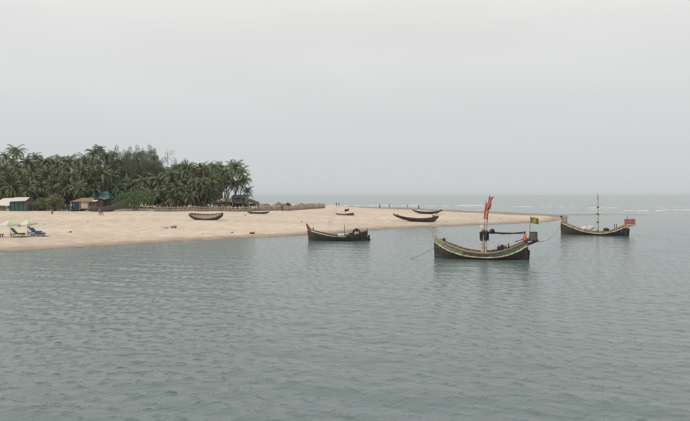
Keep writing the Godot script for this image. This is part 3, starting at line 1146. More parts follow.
	put("box_sill", box_of(Vector3(X.call(628.8), Y.call(224.0), 0.84), Vector3(1.75, 0.10, 0.05), Basis(Vector3.BACK, 0.05)), M.cream, b)
	put("stern_staff", tube_of([Vector3(X.call(626.6), Y.call(222.0), 0.3), Vector3(X.call(626.6), Y.call(215.4), 0.3)], 0.06), M.palewood, b)
	st = begin()
	box(st, Vector3(X.call(627.4), 0.3, 0), Vector3(0.35, 1.9, 0.08), Basis(Vector3.BACK, -0.08), 0.02)
	put("rudder", st, M.darkwood, b)

func ring_lash(at: Vector3, R: float) -> SurfaceTool:
	var st := begin()
	lathe(st, [[R - 0.04, -0.1], [R + 0.02, -0.06], [R + 0.03, 0.06], [R - 0.04, 0.1]], at, 10)
	return st

func sag(a: Vector3, b: Vector3, drop: float, n := 24) -> Array:
	var p := []
	for k in n + 1:
		var u := float(k) / n
		p.append(a.lerp(b, u) - Vector3(0, drop * 4.0 * u * (1.0 - u), 0))
	return p

func mooring_ropes() -> void:
	var stern: Vector3 = refs.stern
	var bow: Vector3 = refs.bow
	var o := put(numbered("mooring_rope"), tube_of(sag(stern, bow, 1.1), 0.028, 5), M.rope, self)
	tag(o, "slack rope from green banded boat's stern to masted boat's bow", "rope")
	var gb: Vector3 = refs.green_bow
	var e := at_level(392.0, 262.0, -0.3)
	o = put(numbered("mooring_rope"), tube_of(sag(gb, e, 0.35), 0.025, 5), M.rope, self)
	tag(o, "anchor rope running from green banded boat's bow into the water", "rope")

# a beached hull from its outline in the photograph
func beached(label: String, sts_px: Array, base_px: Vector2, material: Material, inner: Material, group: String, roll := 0.0, depth := 0.45, turn := 0.0) -> Node3D:
	var c := ground(base_px.x, base_px.y)
	var s := -c.z / F
	var b := thing("beached_boat", label, "boat", c, turn, group)
	var sts := []
	for e in sts_px:
		sts.append([(e[0] - base_px.x) * s, (base_px.y - e[1]) * s, (base_px.y - lerp(float(e[1]), float(e[2]), 0.18)) * s, (base_px.y - e[2]) * s - 0.06, e[3]])
	var Fr := fair(sts)
	put("hull", hull_bottom(Fr), material, b)
	for side in [-1.0, 1.0]:
		put("top_plank", band(Fr, -99.0, 99.0, 0.0, 1.0, 0.01, side), material, b)
	for side in [-1.0, 1.0]:
		put("gunwale", gunwale(Fr, 0.1, 0.04, side), material, b)
	put("inner_planking", inside(Fr, depth), inner, b)
	for k in (0 if roll > 0.3 else 5):
		var r: Array = Fr[int(Fr.size() * (0.2 + 0.15 * k))]
		put("thwart", thwart(Fr, r[0], 0.1, 0.16), inner, b)
	b.rotation.x = roll
	b.set_meta("stations", null)
	b.remove_meta("stations")
	return b

func beached_boats() -> void:
	var grp := "boats drawn up on the sand"
	var a := beached("long black crescent boat on the sand with a white bundle at its stern", [[392.8, 213.6, 214.4, 0.05], [395.5, 214.6, 216.4, 0.35], [401.9, 216.4, 219.0, 0.8], [410.0, 217.8, 221.0, 1.05], [417.8, 218.5, 222.0, 1.1], [425.0, 218.4, 222.2, 1.0], [431.0, 217.6, 221.9, 0.8], [435.5, 216.6, 220.4, 0.5], [438.6, 215.8, 217.4, 0.2]], Vector2(420.0, 222.0), M.tar, M.darkwood, grp)
	var s := -a.position.z / F
	var st := begin()
	lump(st, Vector3((434.4 - 420.0) * s, (222.0 - 215.6) * s, 0.0), Vector3(0.9, 0.7, 0.7), 2.0, 0.4)
	put("cloth_bundle", st, M.whitecloth, a)
	put("bow_peg", tube_of([Vector3((397.4 - 420.0) * s, (222.0 - 216.0) * s, 0), Vector3((397.6 - 420.0) * s, (222.0 - 213.9) * s, 0)], 0.12), M.darkwood, a)
	put("stern_post", tube_of([Vector3((432.6 - 420.0) * s, (222.0 - 218.0) * s, 0.3), Vector3((432.6 - 420.0) * s, (222.0 - 215.0) * s, 0.3)], 0.12), M.darkwood, a)
	put("rudder", box_of(Vector3((434.0 - 420.0) * s, 0.5, 0), Vector3(0.35, 1.1, 0.1)), M.darkwood, a)
	beached("bare black crescent boat on the sand nearer the surf", [[412.3, 209.6, 210.2, 0.05], [415.0, 210.4, 211.8, 0.4], [420.0, 211.3, 213.3, 0.8], [427.0, 211.9, 214.0, 1.05], [434.0, 211.6, 213.7, 0.9], [438.5, 210.8, 212.5, 0.5], [442.2, 209.7, 210.6, 0.06]], Vector2(427.0, 214.0), M.tar, M.darkwood, grp)
	beached("grey green canoe lying tilted on the sand before the bamboo fence", [[189.4, 213.4, 215.6, 0.06], [191.5, 213.6, 217.6, 0.5], [196.0, 215.0, 219.4, 0.95], [203.0, 216.1, 219.9, 1.15], [210.0, 216.2, 219.9, 1.15], [217.0, 215.1, 219.4, 0.95], [221.6, 213.4, 217.2, 0.5], [223.8, 212.4, 214.6, 0.06]], Vector2(206.0, 219.9), M.greycanoe if M.has("greycanoe") else greycanoe(), M.sandfill, grp, 0.38, 0.26)
	beached("flat dark canoe lying close to the bamboo fence", [[247.6, 211.6, 212.2, 0.06], [250.0, 212.0, 213.4, 0.5], [255.0, 212.6, 214.0, 0.8], [261.0, 212.6, 214.0, 0.8], [266.5, 212.0, 213.4, 0.5], [269.8, 211.5, 212.1, 0.06]], Vector2(258.5, 214.0), greycanoe(), M.greywood, grp, 0.1, 0.3)
	beached("weathered grey boat with high bow beside the leaf covered shack", [[89.5, 206.5, 210.6, 0.5], [94.0, 207.0, 211.4, 0.9], [101.0, 207.2, 211.6, 1.2], [108.0, 206.6, 211.6, 1.2], [115.0, 205.0, 210.0, 1.0], [121.0, 202.6, 206.4, 0.6], [126.0, 199.8, 202.2, 0.08]], Vector2(106.0, 211.6), M.greywood, M.darkwood, grp, 0.05, 0.4)
	beached("low dark boat lying in front of the leaf covered shack", [[66.4, 207.8, 209.0, 0.06], [69.0, 208.4, 210.4, 0.5], [74.0, 209.2, 211.2, 0.8], [80.0, 209.2, 211.2, 0.8], [85.0, 208.2, 210.2, 0.5], [88.6, 207.2, 208.2, 0.06]], Vector2(77.0, 211.2), M.darkwood, M.greywood, grp, 0.0, 0.3)

func greycanoe() -> StandardMaterial3D:
	M.greycanoe = mat(Color(0.115, 0.12, 0.10), 0.8, M.wear, Vector3(0.4, 1.6, 0.4))
	return M.greycanoe

# ---------------------------------------------------------------- plants
# one frond along +x: start angle above level, bending down under its weight
func frond_mesh(start: float, bend: float, L: float, seed_: int) -> ArrayMesh:
	var r := RandomNumberGenerator.new()
	r.seed = seed_
	var st := begin()
	var pts := []
	var rad := []
	var p := Vector3.ZERO
	var n := 12
	for i in n + 1:
		var u := float(i) / n
		pts.append(p)
		rad.append(lerp(0.06, 0.012, u))
		var a := start - bend * pow(u, 1.3)
		p += Vector3(cos(a), sin(a), 0.06 * sin(u * 3.0 + seed_)) * L / n
	tube(st, pts, rad, 3, false)
	var m := 30
	for side in [-1.0, 1.0]:
		for k in m:
			var u := 0.10 + 0.90 * (k + r.randf() * 0.6) / m
			var i := int(min(u * n, n - 0.01))
			var q: Vector3 = pts[i].lerp(pts[i + 1], u * n - i)
			var t: Vector3 = (pts[i + 1] - pts[i]).normalized()
			var ll := 0.78 * (0.35 + 0.65 * sin(PI * pow(u, 0.75))) * r.randf_range(0.8, 1.1)
			var out := (t * 0.55 + Vector3(0, -0.25, side * 0.85)).normalized()
			var mid := q + out * ll * 0.5
			var tip := mid + (out + Vector3(0, -0.95, 0)).normalized() * ll * 0.55
			var w := t * r.randf_range(0.035, 0.055)
			quad(st, q - w * 0.6, mid - w, mid + w, q + w * 0.6)
			tri(st, mid - w, tip, mid + w)
	return st.commit()

var refs := {}
var fronds := []
func palm(at: Vector3, height: float, lean: Vector2, size: float, label: String, group: String, seed_: int) -> Node3D:
	var r := RandomNumberGenerator.new()
	r.seed = seed_
	var t := thing("coconut_palm", label, "palm tree", at, 0.0, group)
	var st := begin()
	var pts := []
	var rad := []
	for i in 11:
		var u := i / 10.0
		var bow := sin(u * PI * 0.5)
		pts.append(Vector3(lean.x * (u * u * 0.6 + 0.4 * u), height * u - 0.3, lean.y * u * bow))
		rad.append(lerp(0.19, 0.11, u) + (0.12 * pow(1.0 - u, 8.0)))
	tube(st, pts, rad, 7)
	put("trunk", st, M.bark, t)
	var crown := Node3D.new()
	crown.name = "crown"
	t.add_child(crown, true)
	crown.position = pts[10]
	crown.rotation = Vector3(r.randf_range(-0.25, 0.25), r.randf() * TAU, r.randf_range(-0.25, 0.25))
	var n := r.randi_range(25, 33)
	for k in n:
		var f := float(k) / n
		var kind := int(min(f * 5.0, 4.99))
		var o := MeshInstance3D.new()
		o.mesh = fronds[kind * 2 + r.randi() % 2]
		var tone := 0
		var roll := r.randf()
		if roll < 0.32:
			tone = 1
		elif roll < 0.5:
			tone = 2
		if (kind == 4 and r.randf() < 0.55) or (kind == 3 and r.randf() < 0.12):
			tone = 3
		o.material_override = M.frond[tone]
		o.name = "frond"
		crown.add_child(o, true)
		o.rotation = Vector3(r.randf_range(-0.25, 0.25), k * 2.4 + r.randf_range(-0.3, 0.3), r.randf_range(-0.12, 0.12))
		o.scale = Vector3.ONE * size * r.randf_range(0.85, 1.12)
	st = begin()
	for k in 7:
		var a := k * 0.9
		lump(st, Vector3(cos(a) * 0.28, -0.25 - 0.12 * (k % 2), sin(a) * 0.28), Vector3(0.26, 0.32, 0.26), k * 3.0, 0.05)
	put("coconuts", st, M.frond[2], crown).set_meta("kind", "stuff")
	return t

# leaf clumps through a volume
func foliage(clumps: Array, per: int, leaf_len: float, leaf_w: float, upward: float, seed_: int) -> ArrayMesh:
	var r := RandomNumberGenerator.new()
	r.seed = seed_
	var st := begin()
	for c in clumps:
		var ce: Vector3 = c[0]
		var ra: Vector3 = c[1]
		for k in int(per * c[2]):
			var v := Vector3(r.randfn(), r.randfn(), r.randfn()).normalized()
			var q := ce + v * ra * pow(r.randf(), 0.38)
			var dir := (v * 0.8 + Vector3(r.randfn(), r.randfn(), r.randfn()) * 0.45 + Vector3.UP * upward).normalized()
			var side := dir.cross(Vector3(r.randfn(), r.randfn(), r.randfn())).normalized() * leaf_w * r.randf_range(0.6, 1.2)
			var l := leaf_len * r.randf_range(0.6, 1.3)
			quad(st, q, q + dir * l * 0.5 + side, q + dir * l, q + dir * l * 0.5 - side)
	return st.commit()

func tree_limbs(height: float, spread: float, n: int, seed_: int, r0: float) -> Array:
	var r := RandomNumberGenerator.new()
	r.seed = seed_
	var st := begin()
	var tip := []
	var trunk := []
	for i in 9:
		var u := i / 8.0
		trunk.append(Vector3(0.25 * sin(u * 3.0 + seed_), height * u - 0.2, 0.25 * cos(u * 2.3 + seed_)))
	tube(st, trunk, [r0 * 1.3, r0, r0 * .9, r0 * .8, r0 * .68, r0 * .55, r0 * .4, r0 * .25, r0 * .1], 7)
	for k in n:
		var u := 0.25 + 0.7 * (k + r.randf() * 0.5) / n
		var a := k * 2.4 + r.randf()
		var q: Vector3 = trunk[int(u * 8.0)]
		var l := spread * (1.15 - u * 0.75) * r.randf_range(0.7, 1.2)
		var e := q + Vector3(cos(a) * l, l * r.randf_range(0.35, 0.8), sin(a) * l)
		tube(st, [q, q.lerp(e, 0.5) + Vector3(0, -0.1 * l, 0), e], [r0 * 0.4 * (1.1 - u), r0 * 0.25 * (1.1 - u), 0.02], 5, false)
		tip.append([q.lerp(e, 0.6), e])
	return [st, tip, trunk]

func vegetation() -> void:
	for e in [[1.25, 1.5], [0.95, 2.0], [0.55, 2.0], [0.1, 1.7], [-0.45, 1.1]]:
		for k in 2:
			fronds.append(frond_mesh(e[0] - 0.12 * k, e[1] + 0.2 * k, 3.9 - 0.35 * k, int(e[0] * 100) + k * 7))
	# palms: [x of the crown in the photograph, y of its top, depth in the grove]
	var spec := [[-6, 150, 178], [6, 146, 186], [16, 141.5, 182], [27, 152, 176], [36, 147.5, 188], [44, 153, 180], [52, 152, 190], [61, 149, 183], [69, 153, 177], [77, 151.5, 192], [86, 150, 184], [94, 143, 180], [100, 139.5, 187], [106, 147, 195], [172, 165, 180], [180, 164, 188], [188, 158.5, 182], [195, 159, 190], [202, 157.5, 184], [208, 160, 192], [214, 156.5, 183], [220, 158, 190], [226, 163, 184], [231, 156, 187], [236, 156.5, 181], [241, 162, 186], [245, 169, 190],
		[3, 160, 172], [21, 163, 171], [34, 166, 170], [48, 163, 172], [58, 165, 170], [72, 166, 171], [83, 163, 172], [92, 160, 173], [104, 163, 175], [30, 158, 196], [66, 158, 198], [90, 156, 200], [12, 152, 200], [-2, 168, 169],
		[112, 166, 181], [122, 171, 180], [133, 174, 181], [144, 172, 180], [153, 175, 181], [161, 172, 180], [170, 178, 175], [178, 176, 173], [186, 174, 175], [194, 172, 173], [203, 174, 175], [211, 171, 178], [160, 181, 172], [174, 187, 170], [40, 176, 168], [66, 178, 168], [14, 178, 168], [95, 178, 171], [54, 180, 167], [200, 167, 198], [213, 168, 200], [150, 164, 195], [165, 162, 196], [240, 172, 192], [233, 174, 195], [80, 178, 167], [28, 180, 167], [4, 182, 168], [190, 186, 170], [182, 181, 172], [206, 184, 178], [115, 160, 190], [128, 164, 192], [140, 166, 190], [248, 180, 190], [18, 158, 191], [45, 160, 195], [9, 171, 174], [26, 173, 175], [38, 170, 177], [56, 172, 176], [75, 172, 175], [88, 170, 177], [101, 171, 178], [63, 161, 188], [33, 154, 193], [57, 154, 196], [80, 157, 190], [98, 151, 196], [171, 170, 190], [184, 168, 192], [192, 165, 196], [207, 166, 190], [217, 165, 194], [224, 170, 188], [118, 178, 176], [146, 182, 174], [156, 169, 186], [166, 174, 184], [198, 180, 174], [-4, 158, 182], [229, 164, 192]]
	var i := 0
	for e in spec:
		i += 1
		var px: float = e[0]
		var top: float = e[1]
		var d: float = e[2]
		var crown_at := at_depth(px, top + 11.0, d)
		var sz := 0.93 + 0.17 * sin(i * 2.3)
		if d < 174.0:
			sz *= 0.95
		var lean := Vector2(2.2 * sin(i * 1.7), 1.5 * cos(i * 2.9))
		if px > 225.0:
			lean.x = 2.5 + 0.5 * sin(i * 1.3)
		var foot := on_ground(crown_at.x - lean.x, crown_at.z - lean.y)
		var hh: float = crown_at.y - foot.y + 0.3
		var label: String = "%s coconut palm %s %s" % [["upright", "leaning", "slender", "full crowned", "ragged"][i % 5], "high" if top < 158.0 else "half way up", near_what(px)]
		var grp := "coconut palms of the grove"
		if i == 13:
			label = "tallest coconut palm, its crown above the rest of the grove"
			grp = "coconut palms of the grove"
		elif px > 212.0:
			label = "coconut palm with bare trunk over the grey two window house"
			grp = "coconut palms over the grey house"
		elif hh < 7.5:
			label = "short %s coconut palm %s" % [["young", "bushy", "drooping"][i % 3], near_what(px)]
			grp = "young coconut palms at the grove edge"
		palm(foot, max(hh, 2.0), lean, sz, label, grp, 100 + i)
	# feathery casuarinas behind the middle of the grove
	var cas := []
	for k in 3:
		var L := tree_limbs(17.0, 3.6, 26, 5 + k, 0.22)
		var cl := []
		for q in L[1]:
			cl.append([q[0], Vector3(0.9, 0.9, 0.9), 0.9])
			cl.append([q[1], Vector3(0.75, 0.95, 0.75), 1.0])
		cl.append([L[2][8], Vector3(0.6, 1.3, 0.6), 1.0])
		cas.append([L[0].commit(), foliage(cl, 230, 0.42, 0.04, 0.5, 60 + k)])
	var cspec := [[109, 151, 198, 0], [117, 146.5, 200, 1], [124, 151, 205, 2], [131, 148, 199, 0], [137, 146.5, 203, 1], [143, 150, 200, 2], [149, 146, 204, 0], [155, 150, 199, 1], [128, 155, 192, 2], [147, 156, 190, 0], [112, 158, 190, 1], [136, 160, 188, 2], [158, 157, 192, 2], [176, 161, 199, 0]]
	i = 0
	for e in cspec:
		i += 1
		var d: float = e[2]
		var top := at_depth(e[0], e[1], d)
		var foot := on_ground(top.x, top.z)
		var hh := (top.y - foot.y) / 17.6
		var t := thing("casuarina_tree", "tall feathery grey green casuarina rising behind the round bush", "tree", foot, i * 1.1, "feathery casuarinas in the grove")
		put("trunk", cas[e[3]][0], M.bark, t)
		put("crown", cas[e[3]][1], M.needle[i % 3], t)
		t.scale = Vector3(hh * 0.9, hh, hh * 0.9)
	# one nearly bare tree
	var B := tree_limbs(17.0, 3.2, 22, 44, 0.16)
	var bare := []
	for q in B[1]:
		bare.append([q[1], Vector3(0.8, 0.9, 0.8), 1.0])
	var bt := at_depth(167.0, 146.0, 195.0)
	var bf := on_ground(bt.x, bt.z)
	var bn := thing("bare_tree", "thin almost leafless tree rising above the middle of the grove", "tree", bf)
	put("trunk", B[0], M.bark, bn)
	put("crown", foliage(bare, 90, 0.4, 0.03, 0.3, 91), M.needle[1], bn)
	bn.scale = Vector3.ONE * (bt.y - bf.y) / 17.6
	# dense broadleaf undergrowth trees, mostly hidden in the grove
	var bro := []
	for k in 2:
		var L := tree_limbs(6.0, 3.0, 16, 30 + k, 0.16)
		var cl := []
		for q in L[1]:
			cl.append([q[0], Vector3(1.3, 1.0, 1.3), 1.0])
			cl.append([q[1], Vector3(1.2, 0.9, 1.2), 1.0])
		bro.append([L[0].commit(), foliage(cl, 130, 0.36, 0.12, 0.1, 70 + k)])
	i = 0
	for px in [-8, 3, 14, 24, 33, 43, 52, 62, 71, 80, 90, 99, 108, 118, 127, 136, 146, 155, 164, 172, 181, 190, 198, 206]:
		i += 1
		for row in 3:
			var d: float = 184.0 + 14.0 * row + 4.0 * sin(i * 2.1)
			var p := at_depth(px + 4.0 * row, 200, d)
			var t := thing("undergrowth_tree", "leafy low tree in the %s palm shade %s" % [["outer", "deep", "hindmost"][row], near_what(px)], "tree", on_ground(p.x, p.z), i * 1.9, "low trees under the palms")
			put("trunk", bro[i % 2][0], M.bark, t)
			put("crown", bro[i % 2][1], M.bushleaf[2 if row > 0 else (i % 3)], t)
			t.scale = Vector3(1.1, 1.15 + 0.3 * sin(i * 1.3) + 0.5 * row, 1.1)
	# bushes at the edge of the sand
	bush(132.0, 209.5, 46.0, 27.0, "big rounded green bush behind the start of the bamboo fence", 0, 21, 163.0)
	bush(43.0, 210.5, 16.0, 16.0, "light green bush next to the white roofed hut's dark annex", 1, 22, 160.0)
	bush(54.0, 210.5, 17.0, 18.5, "light green bush between its neighbour and the leaf covered shack", 1, 23, 160.0)
	bush(165.0, 205.0, 18.0, 9.0, "low olive bush behind the middle of the bamboo fence", 1, 24, 170.0)
	bush(183.0, 205.0, 16.0, 9.0, "low dark bush where palm fronds touch the fence", 2, 25, 170.0)
	bush(201.0, 205.0, 14.0, 8.0, "low dark bush beside the small thatched stall", 2, 26, 172.0)
	bush(246.0, 203.0, 7.0, 6.5, "small dark bush at the corner of the grey house", 2, 27, 182.0)

func near_what(px: float) -> String:
	if px < 32.0:
		return "behind the white roofed hut"
	if px < 64.0:
		return "behind the two light green bushes"
	if px < 92.0:
		return "behind the leaf covered shack"
	if px < 114.0:
		return "behind the blue green hip roof"
	if px < 156.0:
		return "behind the big rounded bush"
	if px < 200.0:
		return "behind the close bamboo palisade"
	return "behind the thatched stall"

func bush(px: float, py: float, wpx: float, hpx: float, label: String, tone: int, seed_: int, depth: float) -> void:
	var g := at_depth(px, py, depth)
	g = on_ground(g.x, g.z)
	var s := -g.z / F
	var w := wpx * s
	var h := hpx * s
	var r := RandomNumberGenerator.new()
	r.seed = seed_
	var t := thing("bush", label, "bush", g + Vector3(0, 0, -w * 0.2))
	var st := begin()
	for k in 9:
		var a := k * 0.7
		tube(st, [Vector3(cos(a) * 0.2, -0.2, sin(a) * 0.2), Vector3(cos(a) * w * 0.15, h * 0.35, sin(a) * w * 0.12), Vector3(cos(a) * w * 0.34, h * 0.62, sin(a) * w * 0.3)], [0.09, 0.06, 0.02], 5, false)
	put("stem", st, M.bark, t)
	var cl := []
	var n := int(clamp(w * 4.0, 12, 46))
	for k in n:
		var a := r.randf() * TAU
		var q := sqrt(r.randf())
		var y := h * 0.80 * sqrt(max(0.0, 1.0 - q * q * 0.92)) * r.randf_range(0.55, 1.0)
		var cr := h * r.randf_range(0.13, 0.22)
		cl.append([Vector3(cos(a) * q * w * 0.43, y, sin(a) * q * w * 0.34), Vector3(cr * 1.25, cr, cr * 1.25), 1.0])
	put("foliage", foliage(cl, 150, 0.34, 0.11, 0.25, seed_), M.bushleaf[tone], t)

# ---------------------------------------------------------------- huts
func local(o: Vector3, px: float, py: float) -> Vector2:
	var p := at_depth(px, py, -o.z)
	return Vector2(p.x - o.x, p.y - o.y)

func roof_slab(a: Vector3, b: Vector3, c: Vector3, d: Vector3, thick: float, sagging: float) -> SurfaceTool:
	# a, b along the eave; d, c along the ridge
	var st := begin()
	for lower in 2:
		var rows := []
		for i in 9:
			var row := []
			for k in 7:
				var u := i / 8.0
				var v := k / 6.0
				var p := a.lerp(b, u).lerp(d.lerp(c, u), v)
				p.y += -sagging * sin(PI * v) * (0.6 + 0.4 * sin(u * 17.0)) + 0.5 * sagging * nz2.get_noise_2d(u * 60.0 + a.x * 9.0, v * 60.0) - thick * lower
				row.append(p)
			rows.append(row)
		sheet(st, rows, lower == 1)
		if lower == 0:
			var edge := []
			for i in 9:
				edge.append([rows[i][0], rows[i][0] - Vector3(0, thick, 0)])
			sheet(st, edge)
			edge = []
			for k in 7:
				edge.append([rows[8][k], rows[8][k] - Vector3(0, thick, 0)])
			sheet(st, edge)
			edge = []
			for k in 7:
				edge.append([rows[0][k], rows[0][k] - Vector3(0, thick, 0)])
			sheet(st, edge)
	return st

func huts() -> void:
	# hut under a white tarpaulin with a teal sheet wall
	var g := ground(14.0, 211.0)
	var h := thing("beach_hut", "hut with white tarpaulin roof and teal sheet wall at the grove edge", "hut", g)
	var P := func(px, py, z): var q := local(g, px, py); return Vector3(q.x, q.y, z)
	var roof := put("roof", roof_slab(P.call(-9.0, 205.2, 0.6), P.call(11.5, 205.6, 0.9), P.call(12.0, 197.8, -2.6), P.call(-2.0, 198.4, -2.6), 0.07, 0.14), M.tarp_white, h)
	put("roof_sheet", roof_slab(P.call(11.0, 201.4, 0.9), P.call(27.5, 200.6, 0.9), P.call(25.0, 197.2, -2.6), P.call(9.6, 197.4, -2.6), 0.06, 0.10), M.tarp_white, roof)
	put("back_roof", roof_slab(P.call(27.5, 203.0, -6.0), P.call(-3.0, 203.0, -6.0), P.call(-2.0, 198.0, -2.7), P.call(25.0, 197.0, -2.7), 0.06, 0.1), M.tarp_white, roof)
	# wall of teal sheets with battens
	for k in 4:
		var x0: float = lerp(11.3, 27.6, k / 4.0)
		var x1: float = lerp(11.3, 27.6, (k + 1) / 4.0)
		var st := begin()
		var rows := []
		for i in 6:
			var row := []
			for j in 5:
				var q: Vector3 = P.call(lerp(x0, x1, i / 5.0), lerp(211.0, 201.6 - 0.7 * (k + i / 5.0) / 4.0, j / 4.0), 0.5)
				row.append(q + Vector3(0, 0, 0.06 * nz2.get_noise_2d(i * 50.0 + k * 90.0, j * 50.0) + 0.02 * (k % 2)))
			rows.append(row)
		sheet(st, rows)
		put("wall_sheet", st, M.tarp_teal, h)
	for px in [11.2, 15.4, 19.5, 23.6, 27.8, 4.8, -2.0]:
		put("post", tube_of([P.call(px, 211.6, 0.58), P.call(px, 202.0 + (3.2 if px < 11.0 else 0.0), 0.58)], 0.07), M.greywood, h)
	put("side_wall", box_of(P.call(-2.0, 208.4, 0.2), Vector3(4.6, 1.5, 0.08)), M.mat_wall, h)
	put("end_wall", box_of(P.call(27.8, 206.4, -2.8), Vector3(0.1, 2.6, 6.2)), M.mat_wall, h)
	# dark annex
	g = ground(33.5, 211.0)
	h = thing("lean_to", "dark lean-to shelter against the white roofed hut", "shelter", g)
	put("roof", roof_slab(P2(g, 28.6, 203.6, 0.4), P2(g, 38.4, 206.4, 0.4), P2(g, 37.0, 203.4, -3.0), P2(g, 28.6, 200.8, -3.0), 0.1, 0.08), M.darkcloth, h)
	for px in [29.6, 34.0, 38.0]:
		put("post", tube_of([P2(g, px, 211.6, 0.3), P2(g, px, 205.0 + (px - 29.6) * 0.15, 0.3)], 0.07), M.greywood, h)
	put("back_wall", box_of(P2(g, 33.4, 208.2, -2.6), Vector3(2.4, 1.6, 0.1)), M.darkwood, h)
	# a row of low tables beside it
	for k in 5:
		var px := 40.5 + k * 5.3
		g = ground(px, 211.0)
		var t := thing("low_bench", "low dark plank bench in the row before the light green bushes", "bench", g, 0.0, "row of low benches")
		put("seat", box_of(Vector3(0, 0.62, 0), Vector3(1.35, 0.09, 0.5)), M.darkwood, t)
		put("backrest", box_of(Vector3(0, 0.92, -0.24), Vector3(1.35, 0.2, 0.06)), M.greywood, t)
		for sx in [-0.58, 0.58]:
			for sz in [-0.24, 0.2]:
				put("leg", box_of(Vector3(sx, 0.5 if sz < 0.0 else 0.29, sz), Vector3(0.09, 1.1 if sz < 0.0 else 0.66, 0.09)), M.darkwood, t)
	# shack with posts and leaf roof
	g = ground(84.0, 211.2)
	h = thing("leaf_roof_shack", "open shack with pale posts, blue bay and reddish leaf roof", "hut", g + Vector3(0, 0, -1.2))
	g = h.position
	roof = put("roof", roof_slab(P2(g, 70.6, 201.2, 0.5), P2(g, 95.0, 201.4, 0.5), P2(g, 91.0, 197.8, -2.0), P2(g, 79.0, 197.9, -2.0), 0.16, 0.08), M.thatch_red, h)
	put("back_roof", roof_slab(P2(g, 95.0, 201.0, -4.4), P2(g, 70.6, 201.0, -4.4), P2(g, 79.0, 197.8, -2.1), P2(g, 91.0, 197.7, -2.1), 0.16, 0.05), M.thatch_red, roof)
	put("awning", roof_slab(P2(g, 93.4, 201.2, 1.3), P2(g, 98.4, 201.2, 1.3), P2(g, 98.2, 200.0, 0.0), P2(g, 93.6, 200.0, 0.0), 0.05, 0.03), M.whitecloth, h)
	for e in [[71.6, 0], [80.2, 1], [89.4, 1], [96.6, 1]]:
		put("post", tube_of([P2(g, e[0], 211.8, 0.4), P2(g, e[0], 201.0, 0.4)], 0.11, 7), M.bluewhite if e[1] == 0 else M.palewood, h)
		put("back_post", tube_of([P2(g, e[0], 211.8, -4.2), P2(g, e[0], 201.0, -4.2)], 0.10, 7), M.greywood, h)
	put("wall_panel", box_of(P2(g, 84.6, 205.0, 0.2), Vector3(1.95, 1.7, 0.06)), M.cream, h)
	put("wall_panel", box_of(P2(g, 93.2, 205.6, 0.0), Vector3(1.9, 2.3, 0.06)), M.thatch, h)
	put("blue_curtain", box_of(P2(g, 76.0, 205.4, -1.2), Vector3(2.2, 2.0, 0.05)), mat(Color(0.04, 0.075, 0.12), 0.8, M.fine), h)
	put("back_wall", box_of(P2(g, 84.0, 206.0, -4.3), Vector3(6.6, 2.4, 0.06)), M.mat_wall, h)
	put("counter", box_of(P2(g, 84.6, 208.6, 0.5), Vector3(2.3, 0.12, 0.6)), M.palewood, h)
	# teal hip roof behind
	g = on_ground(at_depth(102.0, 205.0, 172.0).x, -172.0)
	h = thing("teal_roof_house", "low house with blue green hip roof behind the weathered grey boat", "house", g)
	var e1 := P2(g, 90.5, 198.6, 2.6)
	var e2 := P2(g, 113.0, 198.6, 2.6)
	var e3 := P2(g, 113.0, 198.6, -2.6)
	var e4 := P2(g, 90.5, 198.6, -2.6)
	var r1 := P2(g, 98.5, 191.6, 0.0)
	var r2 := P2(g, 108.0, 191.4, 0.0)
	for e in [[e1, e2, r2, r1], [e3, e4, r1, r2], [e4, e1, r1, r1], [e2, e3, r2, r2]]:
		put("roof_plane", roof_slab(e[0], e[1], e[2], e[3], 0.07, 0.02), M.tarp_teal, h)
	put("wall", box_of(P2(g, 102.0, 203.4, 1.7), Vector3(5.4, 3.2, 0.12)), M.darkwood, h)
	for px in [92.4, 99.0, 105.0, 111.6]:
		put("post", tube_of([P2(g, px, 210.0, 2.3), P2(g, px, 198.6, 2.3)], 0.08), M.greywood, h)
	put("white_sign", box_of(P2(g, 108.5, 198.8, 2.72), Vector3(1.1, 0.22, 0.05)), M.whitecloth, h)
	# the grey house at the end of the grove
	g = on_ground(at_depth(239.0, 205.0, 185.0).x, -185.0)
	h = thing("grey_house", "grey two window house on short posts under the end palms", "house", g)
	var wall_l := P2(g, 231.8, 203.0, 0.0)
	var wall_r := P2(g, 246.6, 197.0, 0.0)
	var w := wall_r.x - wall_l.x
	# wall built round two openings
	var wy0 := wall_l.y
	var wy1 := wall_r.y + 0.15
	var win := [0.40, 0.78]
	put("wall", wall_with_windows(wall_l.x, w, wy0, wy1, win), M.plaster, h)
	for u in win:
		var wx: float = wall_l.x + w * u
		var wyc: float = (wy0 + wy1) * 0.5 + 0.1
		var wn := put("window", box_of(Vector3(wx, wyc, -0.09), Vector3(0.78, 0.88, 0.03)), mat(Color(0.02, 0.022, 0.025), 0.25), h)
		put("frame", box_of(Vector3(wx, wyc, -0.05), Vector3(0.06, 0.86, 0.05)), M.greywood, wn)
		put("sill", box_of(Vector3(wx, wyc - 0.46, 0.06), Vector3(0.95, 0.07, 0.14)), M.greywood, wn)
	put("side_wall", box_of(Vector3(wall_l.x + 0.06, (wy0 + wy1) * 0.5, -2.1), Vector3(0.1, wy1 - wy0, 3.8)), M.plaster, h)
	put("side_wall", box_of(Vector3(wall_r.x - 0.06, (wy0 + wy1) * 0.5, -2.1), Vector3(0.1, wy1 - wy0, 3.8)), M.plaster, h)
	put("back_wall", box_of(Vector3(wall_l.x + w * 0.5, (wy0 + wy1) * 0.5, -4.06), Vector3(w - 0.04, wy1 - wy0, 0.1)), M.plaster, h)
	put("roof", roof_slab(P2(g, 231.0, 197.2, 0.8), P2(g, 248.4, 197.0, 0.8), P2(g, 248.4, 194.6, -4.6), P2(g, 230.6, 194.8, -4.6), 0.16, 0.05), M.greywood, h)
